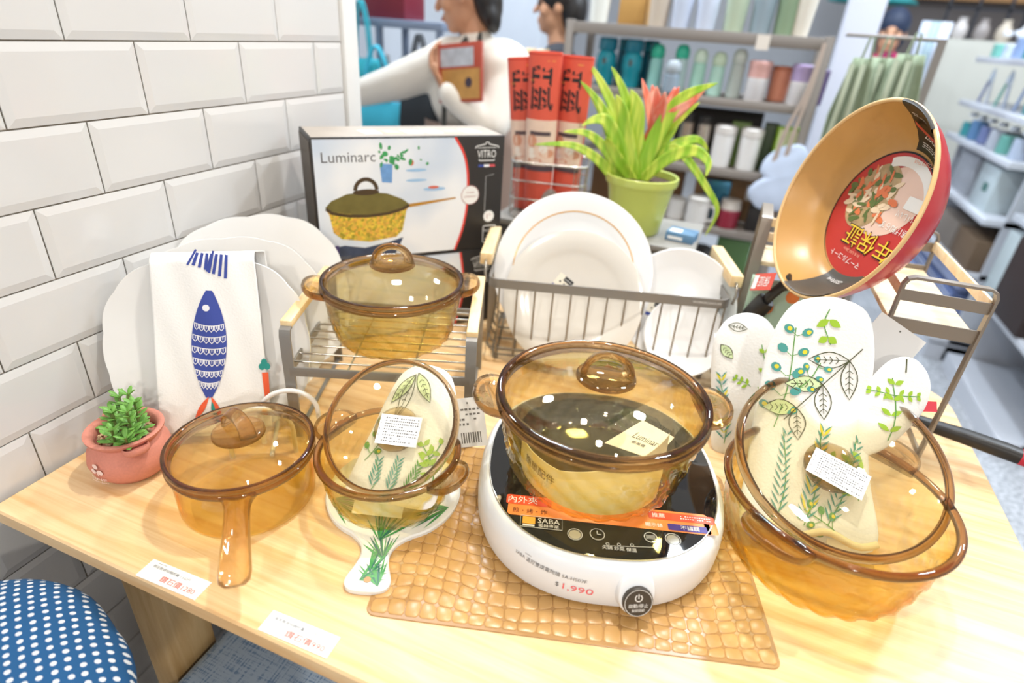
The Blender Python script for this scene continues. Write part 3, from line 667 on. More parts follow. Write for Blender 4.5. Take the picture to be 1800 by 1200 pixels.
M_BLK = mat('carton_black', hexc('#2b2826'), .45, var=.1)
M_CWHT = mat('carton_white', hexc('#e9edf2'), .4)
def carton(name, label, loc, ang, W, D, H, full=True):
    t = thing(name, label, 'carton', loc, ang)
    g = G(); box(g, (W / 2, D / 2, H / 2), (W, D, H), .0015); obj('box_body', g, M_BLK, t, 30)
    fz = lambda e: (lambda x, y: (x, -.0003 - e, y))
    g = G(); put_poly(g, [(.004, .004), (.283, .004), (.300, .05), (.309, .09), (.3115, .13), (.309, .175), (.300, .205), (.283, H - .003), (.004, H - .003)][:] if full else [(.004, .004), (.29, .004), (.309, .09), (.3, H - .003), (.004, H - .003)], fz(0)); obj('front_print', g, pic_mat(), t, 0)
    arc = [(.2845, .003), (.300, .045), (.3095, .09), (.312, .13), (.3095, .175), (.300, .21), (.2815, H - .002)] if full else [(.29, .003), (.309, .09), (.3, H - .003)]
    g = G(); put_polys(g, stroke([tuple(p)[:2] for p in smoothp([(a, b, 0) for a, b in arc], 5)], .005), fz(.0002)); obj('red_curve', g, mat('carton_red', hexc('#e0473c'), .5), t, 0)
    g = G(); f3 = fz(.0003); yv = H - .036
    put_text(g, 'VITRO', .352, yv, wd=.042, ht=.0155, fn=f3)
    put_polys(g, stroke([(.326, yv + .0115), (.328, yv + .0155), (.345, yv + .019), (.349, yv + .0195), (.350, yv + .0235), (.3555, yv + .0235), (.3565, yv + .0195), (.36, yv + .019), (.377, yv + .0155), (.379, yv + .0115)], .0018), f3)
    put_polys(g, stroke([(.335, yv - .0105), (.336, yv - .0135), (.369, yv - .0135), (.370, yv - .0105)], .0018), f3)
    scribble(g, .352, yv + .0125, .044, .004, f3); 
    if full:
        put_polys(g, stroke([(p[0] + .3655, p[1] + .033) for p in rrect(.03, .038, .004)], .0016, True), f3); put_text(g, '1x1.5L', .3655, .042, wd=.024, ht=.007, fn=f3); put_polys(g, stroke([(.355, .022), (.376, .022)], .002) + stroke([(.359, .028), (.366, .032), (.372, .028)], .0018), f3)
        put_polys(g, stroke([(.352, .085), (.352, .16), (.37, .164)], .0006), f3)
        put_poly(g, ell(.3625, .0735, .0125, .0125, 24), f3); put_poly(g, ell(.3175, .122, .0205, .0205, 32), f3)
    obj('white_print', g, M_PAPER, t, 0)
    if full:
        f4 = fz(.0005)
        g = G(); put_polys(g, stroke(ell(.3175, .122, .0198, .0198, 32), .0012, True), f4); put_text(g, 'GARANTI', .3175, .119, wd=.028, ht=.004, fn=f4); put_text(g, '10 ANS', .3175, .1275, wd=.018, ht=.004, fn=f4); put_text(g, '1°', .3625, .0735, ht=.011, fn=f4); obj('badge_print', g, mat('carton_dim_red', hexc('#a7706a'), .5), t, 0)
        g = G(); put_text(g, 'Luminarc', .0685, .2065, wd=.101, fn=fz(.0003)); put_text(g, 'BLOOMING', .035, .0085, wd=.05, ht=.007, fn=fz(.0003)); obj('lettering', g, M_GREYINK, t, 0)
        for k, c in enumerate(('#3b4f9a', '#eceff2', '#d5555a')):
            g = G(); put_poly(g, [(.334 + k * .0125, .1795), (.3465 + k * .0125, .1795), (.3465 + k * .0125, .1845), (.334 + k * .0125, .1845)], f3); obj('flag_stripe', g, mat('flag' + str(k), hexc(c), .5), t, 0)
        f2 = fz(.0002)
        # printed saucepan picture
        g = G(); put_poly(g, [(.02, .106), (.024, .1), (.03, .062), (.045, .048), (.1, .038), (.155, .044), (.169, .057), (.178, .098), (.183, .105), (.1, .09)], f2); obj('pot_picture', g, food_mat(), t, 0)
        g = G(); put_poly(g, [(.018, .113), (.02, .106), (.1, .09), (.183, .104), (.184, .111), (.17, .122), (.14, .1345), (.1, .14), (.06, .137), (.03, .125)], f2); obj('lid_picture', g, mat('print_lid', hexc('#6f6634'), .4, var=.35, vscale=30), t, 0)
        g = G(); put_polys(g, stroke([(.019, .1105), (.03, .101), (.06, .094), (.1, .091), (.14, .094), (.17, .101), (.184, .1085)], .006), fz(.0003)); obj('pot_edge_picture', g, mat('print_dark_brown', hexc('#4a3a26'), .4), t, 0); g = G(); put_polys(g, [ell(.098, .139, .026, .006, 20)], fz(.0003)); put_polys(g, stroke(ell(.098, .143, .021, .021, 18, 0, 0, PI), .0075), fz(.0003)); obj('knob_picture', g, mat('print_dark_brown', hexc('#4a3a26'), .4), t, 0)
        g = G(); put_poly(g, [(.184, .104), (.2, .1055), (.285, .1165), (.285, .1195), (.2, .1125), (.184, .111)], f2); obj('handle_picture', g, mat('print_gold', hexc('#b8842c'), .4), t, 0)
        g = G(); put_poly(g, [(.1265, .193), (.152, .191), (.150, .155), (.130, .157)], f2); obj('glass_picture', g, mat('print_blue', hexc('#6d9bd0'), .4, var=.3, vscale=60), t, 0)
        g = G(); rr = random.Random(2)
        for k in range(34):
            x, y = .158 + rr.gauss(0, .022), .206 + rr.gauss(0, .012)
            if x < .125 or y > H - .005: continue
            put_poly(g, ell(x, y, rr.uniform(.002, .0075), rr.uniform(.0015, .005), 7, rr.uniform(0, 3)), fz(.0003 + rr.random() * .0002))
        obj('herb_picture', g, mat('print_green', hexc('#3f9a5a'), .4, var=.3, vscale=40), t, 0)
        g = G(); put_polys(g, [ell(.2, .178, .022, .003, 16), ell(.2, .158, .022, .003, 16), ell(.238, .139, .024, .004, 16)], f2); obj('plate_picture', g, mat('print_pale_blue', hexc('#9bc0e0'), .4), t, 0)
        g = G(); put_polys(g, [ell(.19, .193, .005, .006, 10), ell(.236, .1425, .012, .003, 12)], fz(.0003)); obj('garnish_picture', g, mat('print_tomato', hexc('#cf6a58'), .4), t, 0)
        g = G(); put_polys(g, [[(.012, .004), (.016, .03), (.05, .034), (.09, .026), (.14, .034), (.17, .042), (.16, .02), (.15, .004)]], f2); obj('burner_picture', g, mat('print_navy', hexc('#39465f'), .4, var=.6, vscale=60), t, 0)
        g = G(); put_polys(g, [[(.02, .02), (.027, .02), (.027, .036), (.02, .036)], [(.03, .019), (.038, .019), (.038, .035), (.03, .035)]], fz(.0004)); obj('emblem_print', g, mat('print_violet', hexc('#4a3d73'), .4), t, 0)
        # printed strip of colour pictures on the top flap
        g = G(); put_poly(g, [(.004, .004), (W - .004, .004), (W - .004, D - .004), (.004, D - .004)], lambda x, y: (x, y, H + .0004)); obj('top_print', g, mat('print_cream', hexc('#a89e93'), .5, var=.12, vscale=30), t, 0)
        for k in range(6):
            x = .11 + k * .042; g = G(); put_poly(g, [(x, .03), (x + .034, .03), (x + .026, .075), (x - .008, .075)], lambda x, y: (x, y, H + .0008)); obj('top_picture', g, mat('top_pic%d' % (k % 3), hexc(('#eadfd2', '#e2c9a0', '#d9d5c8')[k % 3]), .5, var=.2, vscale=60), t, 0)
        g = G(); box(g, (-.0008, D / 2, H * .5), (.001, D * .96, H * .94)); obj('side_panel', g, mat('carton_brown_side', hexc('#4a3f33'), .5), t, 0)
    return t
def pic_mat():
    if 'pic' in MATS: return MATS['pic']
    m, nt, b = nodes_of('printed_table_photo')
    tc = nt.nodes.new('ShaderNodeTexCoord'); n = nt.nodes.new('ShaderNodeTexNoise'); n.inputs['Scale'].default_value = 6; n.inputs['Detail'].default_value = 2
    r = nt.nodes.new('ShaderNodeValToRGB'); r.color_ramp.elements[0].position = .35; r.color_ramp.elements[0].color = rgb(hexc('#c9d6e6')); r.color_ramp.elements[1].position = .6; r.color_ramp.elements[1].color = rgb(hexc('#edf0f3'))
    nt.links.new(tc.outputs['Object'], n.inputs['Vector']); nt.links.new(n.outputs['Fac'], r.inputs['Fac']); nt.links.new(r.outputs['Color'], b.inputs['Base Color']); b.inputs['Roughness'].default_value = .35
    MATS['pic'] = m; return m
def food_mat():
    if 'food' in MATS: return MATS['food']
    m, nt, b = nodes_of('printed_food')
    tc = nt.nodes.new('ShaderNodeTexCoord'); v = nt.nodes.new('ShaderNodeTexVoronoi'); v.inputs['Scale'].default_value = 190
    r = nt.nodes.new('ShaderNodeValToRGB'); e = r.color_ramp.elements; e[0].position = 0; e[0].color = rgb(hexc('#d98a2e')); e[1].position = 1; e[1].color = rgb(hexc('#b6b13c'))
    for p, c in ((.3, '#e8c94a'), (.5, '#8c8a2c'), (.7, '#e3a94c')): q = e.new(p); q.color = rgb(hexc(c))
    nt.links.new(tc.outputs['Object'], v.inputs['Vector']); nt.links.new(v.outputs['Color'], r.inputs['Fac']); nt.links.new(r.outputs['Color'], b.inputs['Base Color']); b.inputs['Roughness'].default_value = .35
    MATS['food'] = m; return m
AB = math.atan2(.288, .266)
carton('cookware_carton', 'upper cookware carton with saucepan picture, leaning near the tiled wall', (-.735, .895, .9305), AB, .392, .125, .242)
carton('cookware_carton', 'lower dark cookware carton underneath the one with the saucepan picture', (-.735, .892, TT), AB, .392, .125, .18, full=False)

# ================================================================== PLATTERS, TOWEL, WIRE STAND, CLAY POT
M_PORC = mat('white_porcelain', (.84, .83, .81), .12, spec=.55)
def platter(label, c, n, Rp, i):
    t = thing('scalloped_platter', label, 'platter', c, basis(n), 'platters leaning on the tiled wall')
    nsc = 14
    def pt(s, z, th, e=2.5):
        cx, sx = math.cos(th), math.sin(th); k = (abs(cx) ** e + abs(sx) ** e) ** (-1 / e); sc = 1 + .018 * (abs(math.cos(nsc * th / 2)) - .5) * max(0, (s - .6) / .4)
        return (Rp * s * k * sc * cx * 1.03, Rp * s * k * sc * sx, z)
    rows = []
    N = 112
    for s, z in ((.0, -.001), (.62, -.001), (.70, .002), (.97, .0105), (1.0, .0125), (.995, .0155), (.965, .0145), (.70, .006), (.62, .003), (.0, .003)):
        rows.append([pt(max(s, .001), z, 2 * PI * k / N) for k in range(N)])
    g = G(); loft(g, rows); o = obj('dish', g, M_PORC, t, 50)
    return t
nP = Vector((.55, -.78, .30))
platter('front white scalloped platter with a towel hung over it', (-.724, .602, .889), nP, .145, 0)
platter('middle white scalloped platter behind the towel', (-.745, .675, .893), Vector((.68, -.65, .33)), .145, 1)
platter('rearmost white scalloped platter against the tiles', (-.762, .762, .901), Vector((.79, -.52, .33)), .150, 2)
# towel with a printed fish
tw = thing('tea_towel', 'white tea towel with a blue printed fish hanging over the front platter', 'towel', (-.716, .602, .889), basis(nP))
M_TOWEL = mat('towel_cotton', (.85, .84, .82), .9, sheen=.3, bump=.25, bscale=350)
def twz(x, y): return .026 + .003 * math.sin(x * 55 + 1) * (.5 + max(0, .08 - y)) + .0010 * math.sin(x * 120 + y * 30) + .012 * max(0, -y)
def tww(y): return 1.0 + .10 * max(0, .145 - y) / .2
v = []; f = []; nx, ny = 64, 70
for j in range(ny + 1):
    y = .153 - .285 * j / ny
    for i in range(nx + 1):
        x = (-.0725 + .145 * i / nx - .006 * j / ny) * tww(y); z = twz(x, y) - (.012 * max(0, (y - .138) / .015) ** 2 if y > .138 else 0)
        v.append((x, y, z))
m = len(v)
for j in range(14):
    y = .153 - .13 * j / 13
    for i in range(nx + 1):
        x = (-.0725 + .145 * i / nx) * tww(y) + .012; v.append((x, y - .001, -.010 - .004 * math.sin(x * 60) - .006 * min(1, j / 3)))
for j in range(ny):
    for i in range(nx): o = j * (nx + 1) + i; f.append((o, o + nx + 1, o + nx + 2, o + 1))
for j in range(13):
    for i in range(nx): o = m + j * (nx + 1) + i; f.append((o, o + 1, o + nx + 2, o + nx + 1))
for i in range(nx): f.append((i, i + 1, m + i + 1, m + i))
g = G(); g.add(v, f); cl = obj('cloth', g, M_TOWEL, tw, 80)
mod = cl.modifiers.new('thick', 'SOLIDIFY'); mod.thickness = .0016; mod.offset = -1
ftw = lambda e: (lambda x, y: (x, y, twz(x, y) + .0011 + e))
M_FB = mat('print_fish_blue', hexc('#3d4d9b'), .9)
# fish: head up; local coordinates around its axis
def fish(x, y): a = -.10; return (-.004 + x * math.cos(a) - y * math.sin(a), .010 + x * math.sin(a) + y * math.cos(a))
def fw(t): return .0255 * math.sin(PI * (t * .93 + .035)) ** .8          # half width along the body, t 0 tail .. 1 nose
g = G(); body = [fish(fw(t), -.085 + .17 * t) for t in [i / 24 for i in range(25)]] + [fish(-fw(t), -.085 + .17 * t) for t in [1 - i / 24 for i in range(25)]]
for i in range(24):
    t0, t1 = i / 24, (i + 1) / 24; [put_poly(g, [fish(fw(t0) * u0, -.085 + .17 * t0), fish(fw(t0) * (u0 + .2), -.085 + .17 * t0), fish(fw(t1) * (u0 + .2), -.085 + .17 * t1), fish(fw(t1) * u0, -.085 + .17 * t1)], ftw(0)) for u0 in (-1, -.8, -.6, -.4, -.2, 0, .2, .4, .6, .8)]
obj('fish_print', g, M_FB, tw, 0); g = G()
put_polys(g, stroke([fish(-.03 + .0, .122), fish(-.018, .146)], .003) + stroke([fish(.0, .112), fish(.006, .146)], .003), ftw(0))
for k in range(7):
    x = -.028 + k * .0085; put_polys(g, stroke([fish(x + (.006 if k < 3 else 0), .118 - k * .0028 + .004), fish(x + .012 - k * .0018, .1415)], .0042), ftw(0))
obj('tail_print', g, M_FB, tw, 0)
g = G(); put_poly(g, ell(*fish(-.004, .058), .0052, .0052, 18), ftw(.0005))
for r in range(6):
    t = .70 - r * .108; yy = -.085 + .17 * t; W = fw(t) * .97
    put_polys(g, stroke([fish(-W + 2 * W * i / 10, yy - .004 * (1 - (1 - 2 * i / 10) ** 2)) for i in range(11)], .0013), ftw(.0005))
    k = 6
    for i in range(k):
        xc = -W + W * 2 * (i + .5) / k; hw = W / k * .8; yb = yy - .004 * (1 - (xc / max(W, 1e-4)) ** 2)
        put_polys(g, stroke([fish(xc - hw, yb), fish(xc - hw, yb - .006), fish(xc, yb - .0095), fish(xc + hw, yb - .006), fish(xc + hw, yb)], .0014) + stroke([fish(xc, yb), fish(xc, yb - .005)], .0012), ftw(.0006))
obj('fish_scale_print', g, mat('print_cloth_white', (.80, .80, .84), .9), tw, 0)
g = G(); put_polys(g, [leafp(*fish(.0, -.083), *fish(-.022, -.125), .005), leafp(*fish(.003, -.083), *fish(.020, -.125), .005)], ftw(.0002)); obj('orange_fin_print', g, mat('print_orange', hexc('#e8613a'), .9), tw, 0); g = G(); put_poly(g, [(.068, -.04), (.078, -.04), (.077, -.083), (.069, -.083)], ftw(.0002)); obj('orange_print', g, mat('print_orange', hexc('#e8613a'), .9), tw, 0)
g = G(); put_polys(g, [leafp(*fish(.004, -.09), *fish(.010, -.125), .0035)], ftw(.0004)); obj('teal_fin_print', g, mat('print_teal', hexc('#2f8f86'), .9), tw, 0); g = G(); put_polys(g, [ell(.073 + dx, -.03 + dy, .005, .006, 8) for dx, dy in ((-.004, 0), (.004, 0), (0, .007))], ftw(.0004)); obj('teal_print', g, mat('print_teal', hexc('#2f8f86'), .9), tw, 0)
# white wire plate stand in front of the towel
ws = thing('wire_plate_stand', 'white wire loop stand holding the towel-draped platter', 'stand', (-.60, .575, TT))
du, dv = Vector((.78, .55, 0)).normalized(), Vector((.55, -.78, 0)).normalized()
for k, (o, r, hh) in enumerate(((-.012, .047, .088), (.028, .044, .098))):
    c = dv * (.0) + du * o + dv * (.02 - .03 * k); pts = []
    pts = [c - du * r, c - du * r + Vector((0, 0, hh - r))] + [c + du * (-r * math.cos(t)) + Vector((0, 0, hh - r + r * math.sin(t))) for t in [PI * i / 16 for i in range(1, 16)]] + [c + du * r + Vector((0, 0, hh - r)), c + du * r]
    g = G(); tube(g, pts, .0038, 10); obj('wire_loop', g, M_WHITE, ws, 60)
g = G(); tube(g, [du * .0 - dv * .06 + Vector((0, 0, .004)), du * .0 + dv * .03 + Vector((0, 0, .004))], .0035, 8); obj('base_wire', g, M_WHITE, ws, 60)

# pink clay pot with a succulent
M_CLAY = mat('pink_clay', hexc('#cf8674'), .75, var=.12, vscale=300, bump=.2, bscale=500)
cp = thing('succulent_pot', 'small pink clay jar with a green succulent beside the tiled wall', 'plant pot', (-.748, .447, TT), math.radians(-35))
prof = [(0, 0), (.034, 0), (.042, .003), (.052, .015), (.056, .03), (.053, .046), (.046, .056), (.0435, .061), (.047, .067), (.051, .07), (.0515, .0735), (.047, .075), (.042, .072), (.039, .064), (.039, .058), (0, .058)]
g = G(); lathe(g, prof, 64); obj('jar', g, M_CLAY, cp, 50)
for s in (0, PI):
    h = obj('lug', ear(.034, .02, .012), M_CLAY, cp, 50); h.matrix_local = Matrix.Rotation(s + .2, 4, 'Z') @ Matrix.Translation((.046, 0, .064))
fj = lambda e: (lambda a, b: ((.0565 + e) * math.cos(-.88 + a / .056) * (1 - .0) , (.0565 + e) * math.sin(-.88 + a / .056), b))
g = G()
for k in range(3):
    t = PI / 2 + k * 2 * PI / 3; put_polys(g, [ell(.0065 * math.cos(t), .038 + .0065 * math.sin(t), .0045, .0045, 10)], fj(.0003))
put_polys(g, stroke([(0, .036), (.002, .028)], .0015), fj(.0003)); put_text(g, 'FINE', 0, .022, wd=.026, ht=.0045, fn=fj(.0003)); put_text(g, 'BEAUTY&ART', 0, .0165, wd=.03, ht=.0025, fn=fj(.0003)); obj('clover_print', g, mat('print_clay_white', hexc('#ecd2cb'), .8), cp, 0)
g = G(); rr = random.Random(4)
for k in range(150):
    a, r = rr.uniform(0, 2 * PI), .036 * math.sqrt(rr.random()); s = rr.uniform(.0018, .0032)
    bm = bmesh.new(); bmesh.ops.create_icosphere(bm, subdivisions=1, radius=s); bm.verts.index_update()
    g.add([(q.co.x + r * math.cos(a), q.co.y + r * math.sin(a), q.co.z * .7 + .0595 + rr.uniform(0, .003)) for q in bm.verts], [tuple(q.index for q in p.verts) for p in bm.faces]); bm.free()
obj('pebbles', g, mat('pebble_tan', hexc('#cdb089'), .7, var=.25, vscale=200), cp, 60, kind='stuff')
M_SUC = mat('succulent_green', hexc('#6da046'), .4, var=.35, vscale=90, spec=.4)
lf = None; M_STEM = mat('stem_green', hexc('#6d7a3e'), .6)
for (sx, sy, ln, lean) in ((-.026, .0, .036, -.55), (-.012, .012, .044, -.25), (.004, -.010, .036, -.05), (.022, .008, .056, .35), (.006, .018, .046, .1), (-.020, -.014, .026, -.5), (.020, -.014, .034, .45), (.03, .0, .030, .75)):
    d = Vector((lean, .05, 1)).normalized(); base = Vector((sx, sy, .058)); g = G(); tube(g, [base, base + d * ln * 1.28], .0018, 6); stem = obj('stem', g, M_STEM, cp, 60)
    ln *= 1.28; nlev = max(3, int(ln / .0115))
    for k in range(nlev):
        for q in range(4):
            a = q * PI / 2 + k * .8 + rr.uniform(-.35, .35); up = .35 + 1.1 * k / nlev; L = rr.uniform(.018, .025) * (1 - .35 * k / nlev)
            dr = Vector((math.cos(a), math.sin(a), up)).normalized(); p = base + d * (ln * (k + .8) / nlev)
            if lf is None:
                g = G(); v = []; rows = []
                for t, w_ in ((0, .10), (.25, .17), (.55, .25), (.8, .22), (.95, .11), (1.0, .02)): rows.append([(w_ * .9 * math.cos(x) , t, w_ * .35 * math.sin(x) + .12 * t * t) for x in [2 * PI * i / 6 for i in range(6)]])
                loft(g, rows); lf = obj('leaf', g, M_SUC, cp, 60); o = lf
            else: o = inst(lf, cp)
            Mx = basis(Vector((-dr.y, dr.x, 0)).cross(dr), dr).to_4x4(); Mx.translation = p; o.matrix_local = Mx @ Matrix.Scale(L, 4)

# ================================================================== DISH BASKET WITH PLATES
AB2 = math.atan2(.135, .45)
db = thing('dish_basket', 'grey wire dish basket with wooden handles full of white plates', 'basket', (-.408, .985, TT), AB2)
BW, BD, BB, BT = .47, .235, .012, .178
def rr3(w, d, z, r, n=5, ox=0, oy=0): return [(p[0] + w / 2 + ox, p[1] + d / 2 + oy, z) for p in rrect(w, d, r, n)]
g = G(); sweep(g, rr3(BW, BD, BT, .02), [(-.0015, -.0095), (.0015, -.0095), (.0015, .0095), (-.0015, .0095)], closed=True, up=(0, 0, 1)); band = obj('top_band', g, M_STEEL, db, 40)
g = G(); put_text(g, 'WORKINGHOUSE', .425, BT + .001, wd=.055, ht=.0045, fn=lambda x, y: (x, -.0024, y)); obj('lettering', g, M_PAPER, band, 0)
for z, ins in ((BB + .022, .0), (BB, .012)):
    g = G(); sweep(g, rr3(BW - 2 * ins, BD - 2 * ins, z, .02, 5, ins, ins), csec(.0019, 7), closed=True); obj('base_loop', g, M_WIRE, db, 60)
nw = 13
for k in range(nw):
    x = .022 + (BW - .044) * k / (nw - 1)
    g = G(); tube(g, [(x, 0, BT - .008), (x, .0, BB + .02), (x, .006, BB + .006), (x, .016, BB), (x, BD - .016, BB), (x, BD - .006, BB + .006), (x, BD, BB + .02), (x, BD, BT - .008)], .0019, 7); obj('wire', g, M_WIRE, db, 60)
for k in range(6):
    y = .025 + (BD - .05) * k / 5
    for x, s in ((0, 1), (BW, -1)):
        g = G(); tube(g, [(x, y, BT - .008), (x, y, BB + .02), (x + s * .006, y, BB + .006), (x + s * .016, y, BB)], .0019, 7); obj('side_wire', g, M_WIRE, db, 60)
for k in range(4):
    y = .04 + (BD - .08) * k / 3; g = G(); tube(g, [(.012, y, BB - .003), (BW - .012, y, BB - .003)], .0019, 7); obj('long_wire', g, M_WIRE, db, 60)
for x, s in ((-.004, -1), (BW + .004, 1)):
    g = G(); tube(g, smoothp([(x, .003, BT), (x + s * .004, .008, BT + .018), (x + s * .006, .026, BT + .034), (x + s * .006, .05, BT + .038)], 5), .0028, 8); obj('handle_bracket', g, M_WIRE, db, 60)
    g = G(); tube(g, smoothp([(x, BD - .003, BT), (x + s * .004, BD - .008, BT + .018), (x + s * .006, BD - .026, BT + .034), (x + s * .006, BD - .05, BT + .038)], 5), .0028, 8); obj('handle_bracket', g, M_WIRE, db, 60)
    g = G(); box(g, (x + s * .006, BD / 2, BT + .038), (.024, BD - .055, .024), .002); obj('wooden_handle', g, M_BEECH, db, 30, label='square wooden handle bar')
for x in (.02, BW - .02):
    for y in (.02, BD - .02):
        g = G(); lathe(g, [(0, 0), (.006, 0), (.006, .009), (0, .009)], 12); g.tf(Matrix.Translation((x, y, 0))); obj('foot', g, M_STEEL, db, 40)
M_PLATE = mat('plate_white_glass', (.86, .865, .87), .1, spec=.55)
M_CREAM = mat('plate_cream_glass', (.74, .715, .665), .12, spec=.55)
def plate(label, c, n, Rp, m, band=False, well=.64, lip=.02):
    t = thing('dinner_plate', label, 'plate', c, basis(n), 'plates in the dish basket')
    prof = [(0, 0), (well * Rp, 0), (well * Rp + .008, .004), (Rp * .99, lip), (Rp, lip + .002), (Rp * .985, lip + .003), (well * Rp + .006, .0075), (well * Rp - .004, .0042), (0, .004)]
    g = G(); lathe(g, prof, 96); obj('dish', g, m, t, 45)
    if band:
        a = .76 * Rp; za = .0075 + (lip + .003 - .0075) * (a - well * Rp - .006) / (Rp * .985 - well * Rp - .006) + .0004
        g = G(); lathe(g, [(a, za), (a + .0022, za + .0022 * .16 + .0001)], 96); obj('gold_band', g, mat('gold_line', hexc('#e0a53c'), .3, metal=.3), t, 0)
    return t
nd = Vector((.16, -.92, .36))
p1_ = plate('large white dinner plate with thin gold band behind the cream plate', (-.276, 1.122, .928), nd, .163, M_PLATE, True)
nc = nd; p2_ = plate('cream plate with small printed label at the front of the basket', (-.2545, 1.066, .892), nc, .140, M_CREAM, False, .66, .014)
p3_ = plate('white plate with a small label at the wooden-handle end of the basket', (-.058, 1.165, .884), Vector((.22, -.88, .42)), .118, M_PLATE, False, .66, .014)
p4_ = plate('small white plate lying low in front at the end of the basket', (-.03, 1.125, .838), Vector((.22, -.80, .55)), .082, M_PLATE, False, .7, .012)
bw = thing('white_bowl', 'white bowl lying on its side behind the gold-banded plate', 'bowl', (-.365, 1.17, .885), basis(Vector((-.2, -.9, .35))))
g = G(); lathe(g, [(0, -.03), (.05, -.03), (.085, -.012), (.1, .012), (.102, .016), (.098, .016), (.08, -.006), (.05, -.024), (0, -.025)], 64); obj('dish', g, M_PLATE, bw, 45)
def plabel(par, x, y, ang, s, z):
    ca, sa = math.cos(ang), math.sin(ang); fn = lambda e: (lambda a, b: (x + (a * ca - b * sa) * s, y + (a * sa + b * ca) * s, z + e))
    lb = empty('paper_label'); lb.parent = par
    g = G(); put_poly(g, [(-.5, -.5), (.5, -.5), (.5, .5), (-.5, .5)], fn(0)); obj('paper', g, mat('label_cream', hexc('#ece6d6'), .6), lb, 0)
    g = G(); put_poly(g, [(-.1, .2), (.5, .2), (.5, .5), (-.1, .5)], fn(.0002)); put_polys(g, [ell(-.2, .05, .06, .06, 8), ell(.1, .05, .06, .06, 8)], fn(.0002)); obj('label_print', g, M_INK, lb, 0)
    g = G(); put_text(g, 'Luminarc', .2, .35, wd=.5, fn=fn(.0004)); obj('lettering', g, M_PAPER, lb, 0)
    g = G(); put_poly(g, [(-.5, -.5), (.05, -.5), (.05, -.28), (-.5, -.28)], fn(.0002)); obj('blue_field', g, M_FB, lb, 0)
    g = G()
    for k in range(6): put_polys(g, stroke([(.18 + k * .055, -.45), (.18 + k * .055, -.05)], .02 + .012 * (k % 2)), fn(.0002))
    obj('barcode', g, M_INK, lb, 0)
plabel(p2_, -.026, .03, -.55, .034, .0046); plabel(p3_, -.045, -.012, -.2, .03, .0046)

# ================================================================== OVEN MITTS
M_COT = mat('mitt_white_cotton', (.84, .84, .82), .9, sheen=.3, bump=.3, bscale=260)
PG = [mat('print_lime', hexc('#9cc23a'), .9), mat('print_leaf', hexc('#5f9a48'), .9), mat('print_sea', hexc('#4f9a94'), .9), mat('print_outline', hexc('#4f5238'), .9), mat('print_sun', hexc('#e2d23c'), .9), mat('print_pale', hexc('#cfe0b0'), .9)]
BEND = [0.0, .34]
class Blob:
    """Star-shaped padded cloth shape about a centre: outline radius by angle, puffed to thickness T."""
    def __init__(s, pts, c, T, bottom_open=False):
        s.c = c; s.T = T; s.tab = []; s.bd = tuple(BEND)
        P = [tuple(p)[:2] for p in smoothp([(a, b, 0) for a, b in pts], 8, True)]; N = 120
        for k in range(N):
            th = 2 * PI * k / N; d = (math.cos(th), math.sin(th)); best = 0
            for i in range(len(P)):
                a, b = P[i], P[(i + 1) % len(P)]; ax, ay, bx, by = a[0] - c[0], a[1] - c[1], b[0] - c[0], b[1] - c[1]
                den = d[0] * (by - ay) - d[1] * (bx - ax)
                if abs(den) < 1e-12: continue
                r = (ax * (by - ay) - ay * (bx - ax)) / den; u = (ax * d[1] - ay * d[0]) / den
                if r > best and -1e-6 <= u <= 1 + 1e-6: best = r
            s.tab.append(best)
    def rad(s, th):
        q = (th % (2 * PI)) / (2 * PI) * len(s.tab); i = int(q); f = q - i; n = len(s.tab); return s.tab[i % n] * (1 - f) + s.tab[(i + 1) % n] * f
    def h(s, q): return s.T * max(0, 1 - q ** 3.2) ** .55
    def wob(s, x, y): return .0012 * math.sin(x * 70 + y * 40) + .0008 * math.sin(y * 120 - x * 50)
    def front(s, x, y, e=.0011):
        dx, dy = x - s.c[0], y - s.c[1]; q = min(1, math.hypot(dx, dy) / max(1e-6, s.rad(math.atan2(dy, dx)))); return (x, y, s.h(q) + s.wob(x, y) * (1 - q) + e + s.bend(y))
    def bend(s, y): return -s.bd[0] * math.sin(PI * max(0, min(1, y / s.bd[1])))
    def inside(s, x, y, m=.97):
        dx, dy = x - s.c[0], y - s.c[1]; return math.hypot(dx, dy) < m * s.rad(math.atan2(dy, dx))
    def mesh(s):
        g = G(); N = len(s.tab); rows = []; Q = [.03, .2, .4, .6, .75, .87, .94, .98, 1.0]
        for sg in (1, -1):
            for q in (Q if sg == 1 else Q[-2::-1]):
                rows.append([(s.c[0] + q * s.tab[k] * math.cos(2 * PI * k / N), s.c[1] + q * s.tab[k] * math.sin(2 * PI * k / N), sg * s.h(q) + s.wob(s.c[0] + q * s.tab[k] * math.cos(2 * PI * k / N), s.c[1] + q * s.tab[k] * math.sin(2 * PI * k / N)) * (1 - q) + s.bend(s.c[1] + q * s.tab[k] * math.sin(2 * PI * k / N))) for k in range(N)])
        return loft(g, rows[::-1])
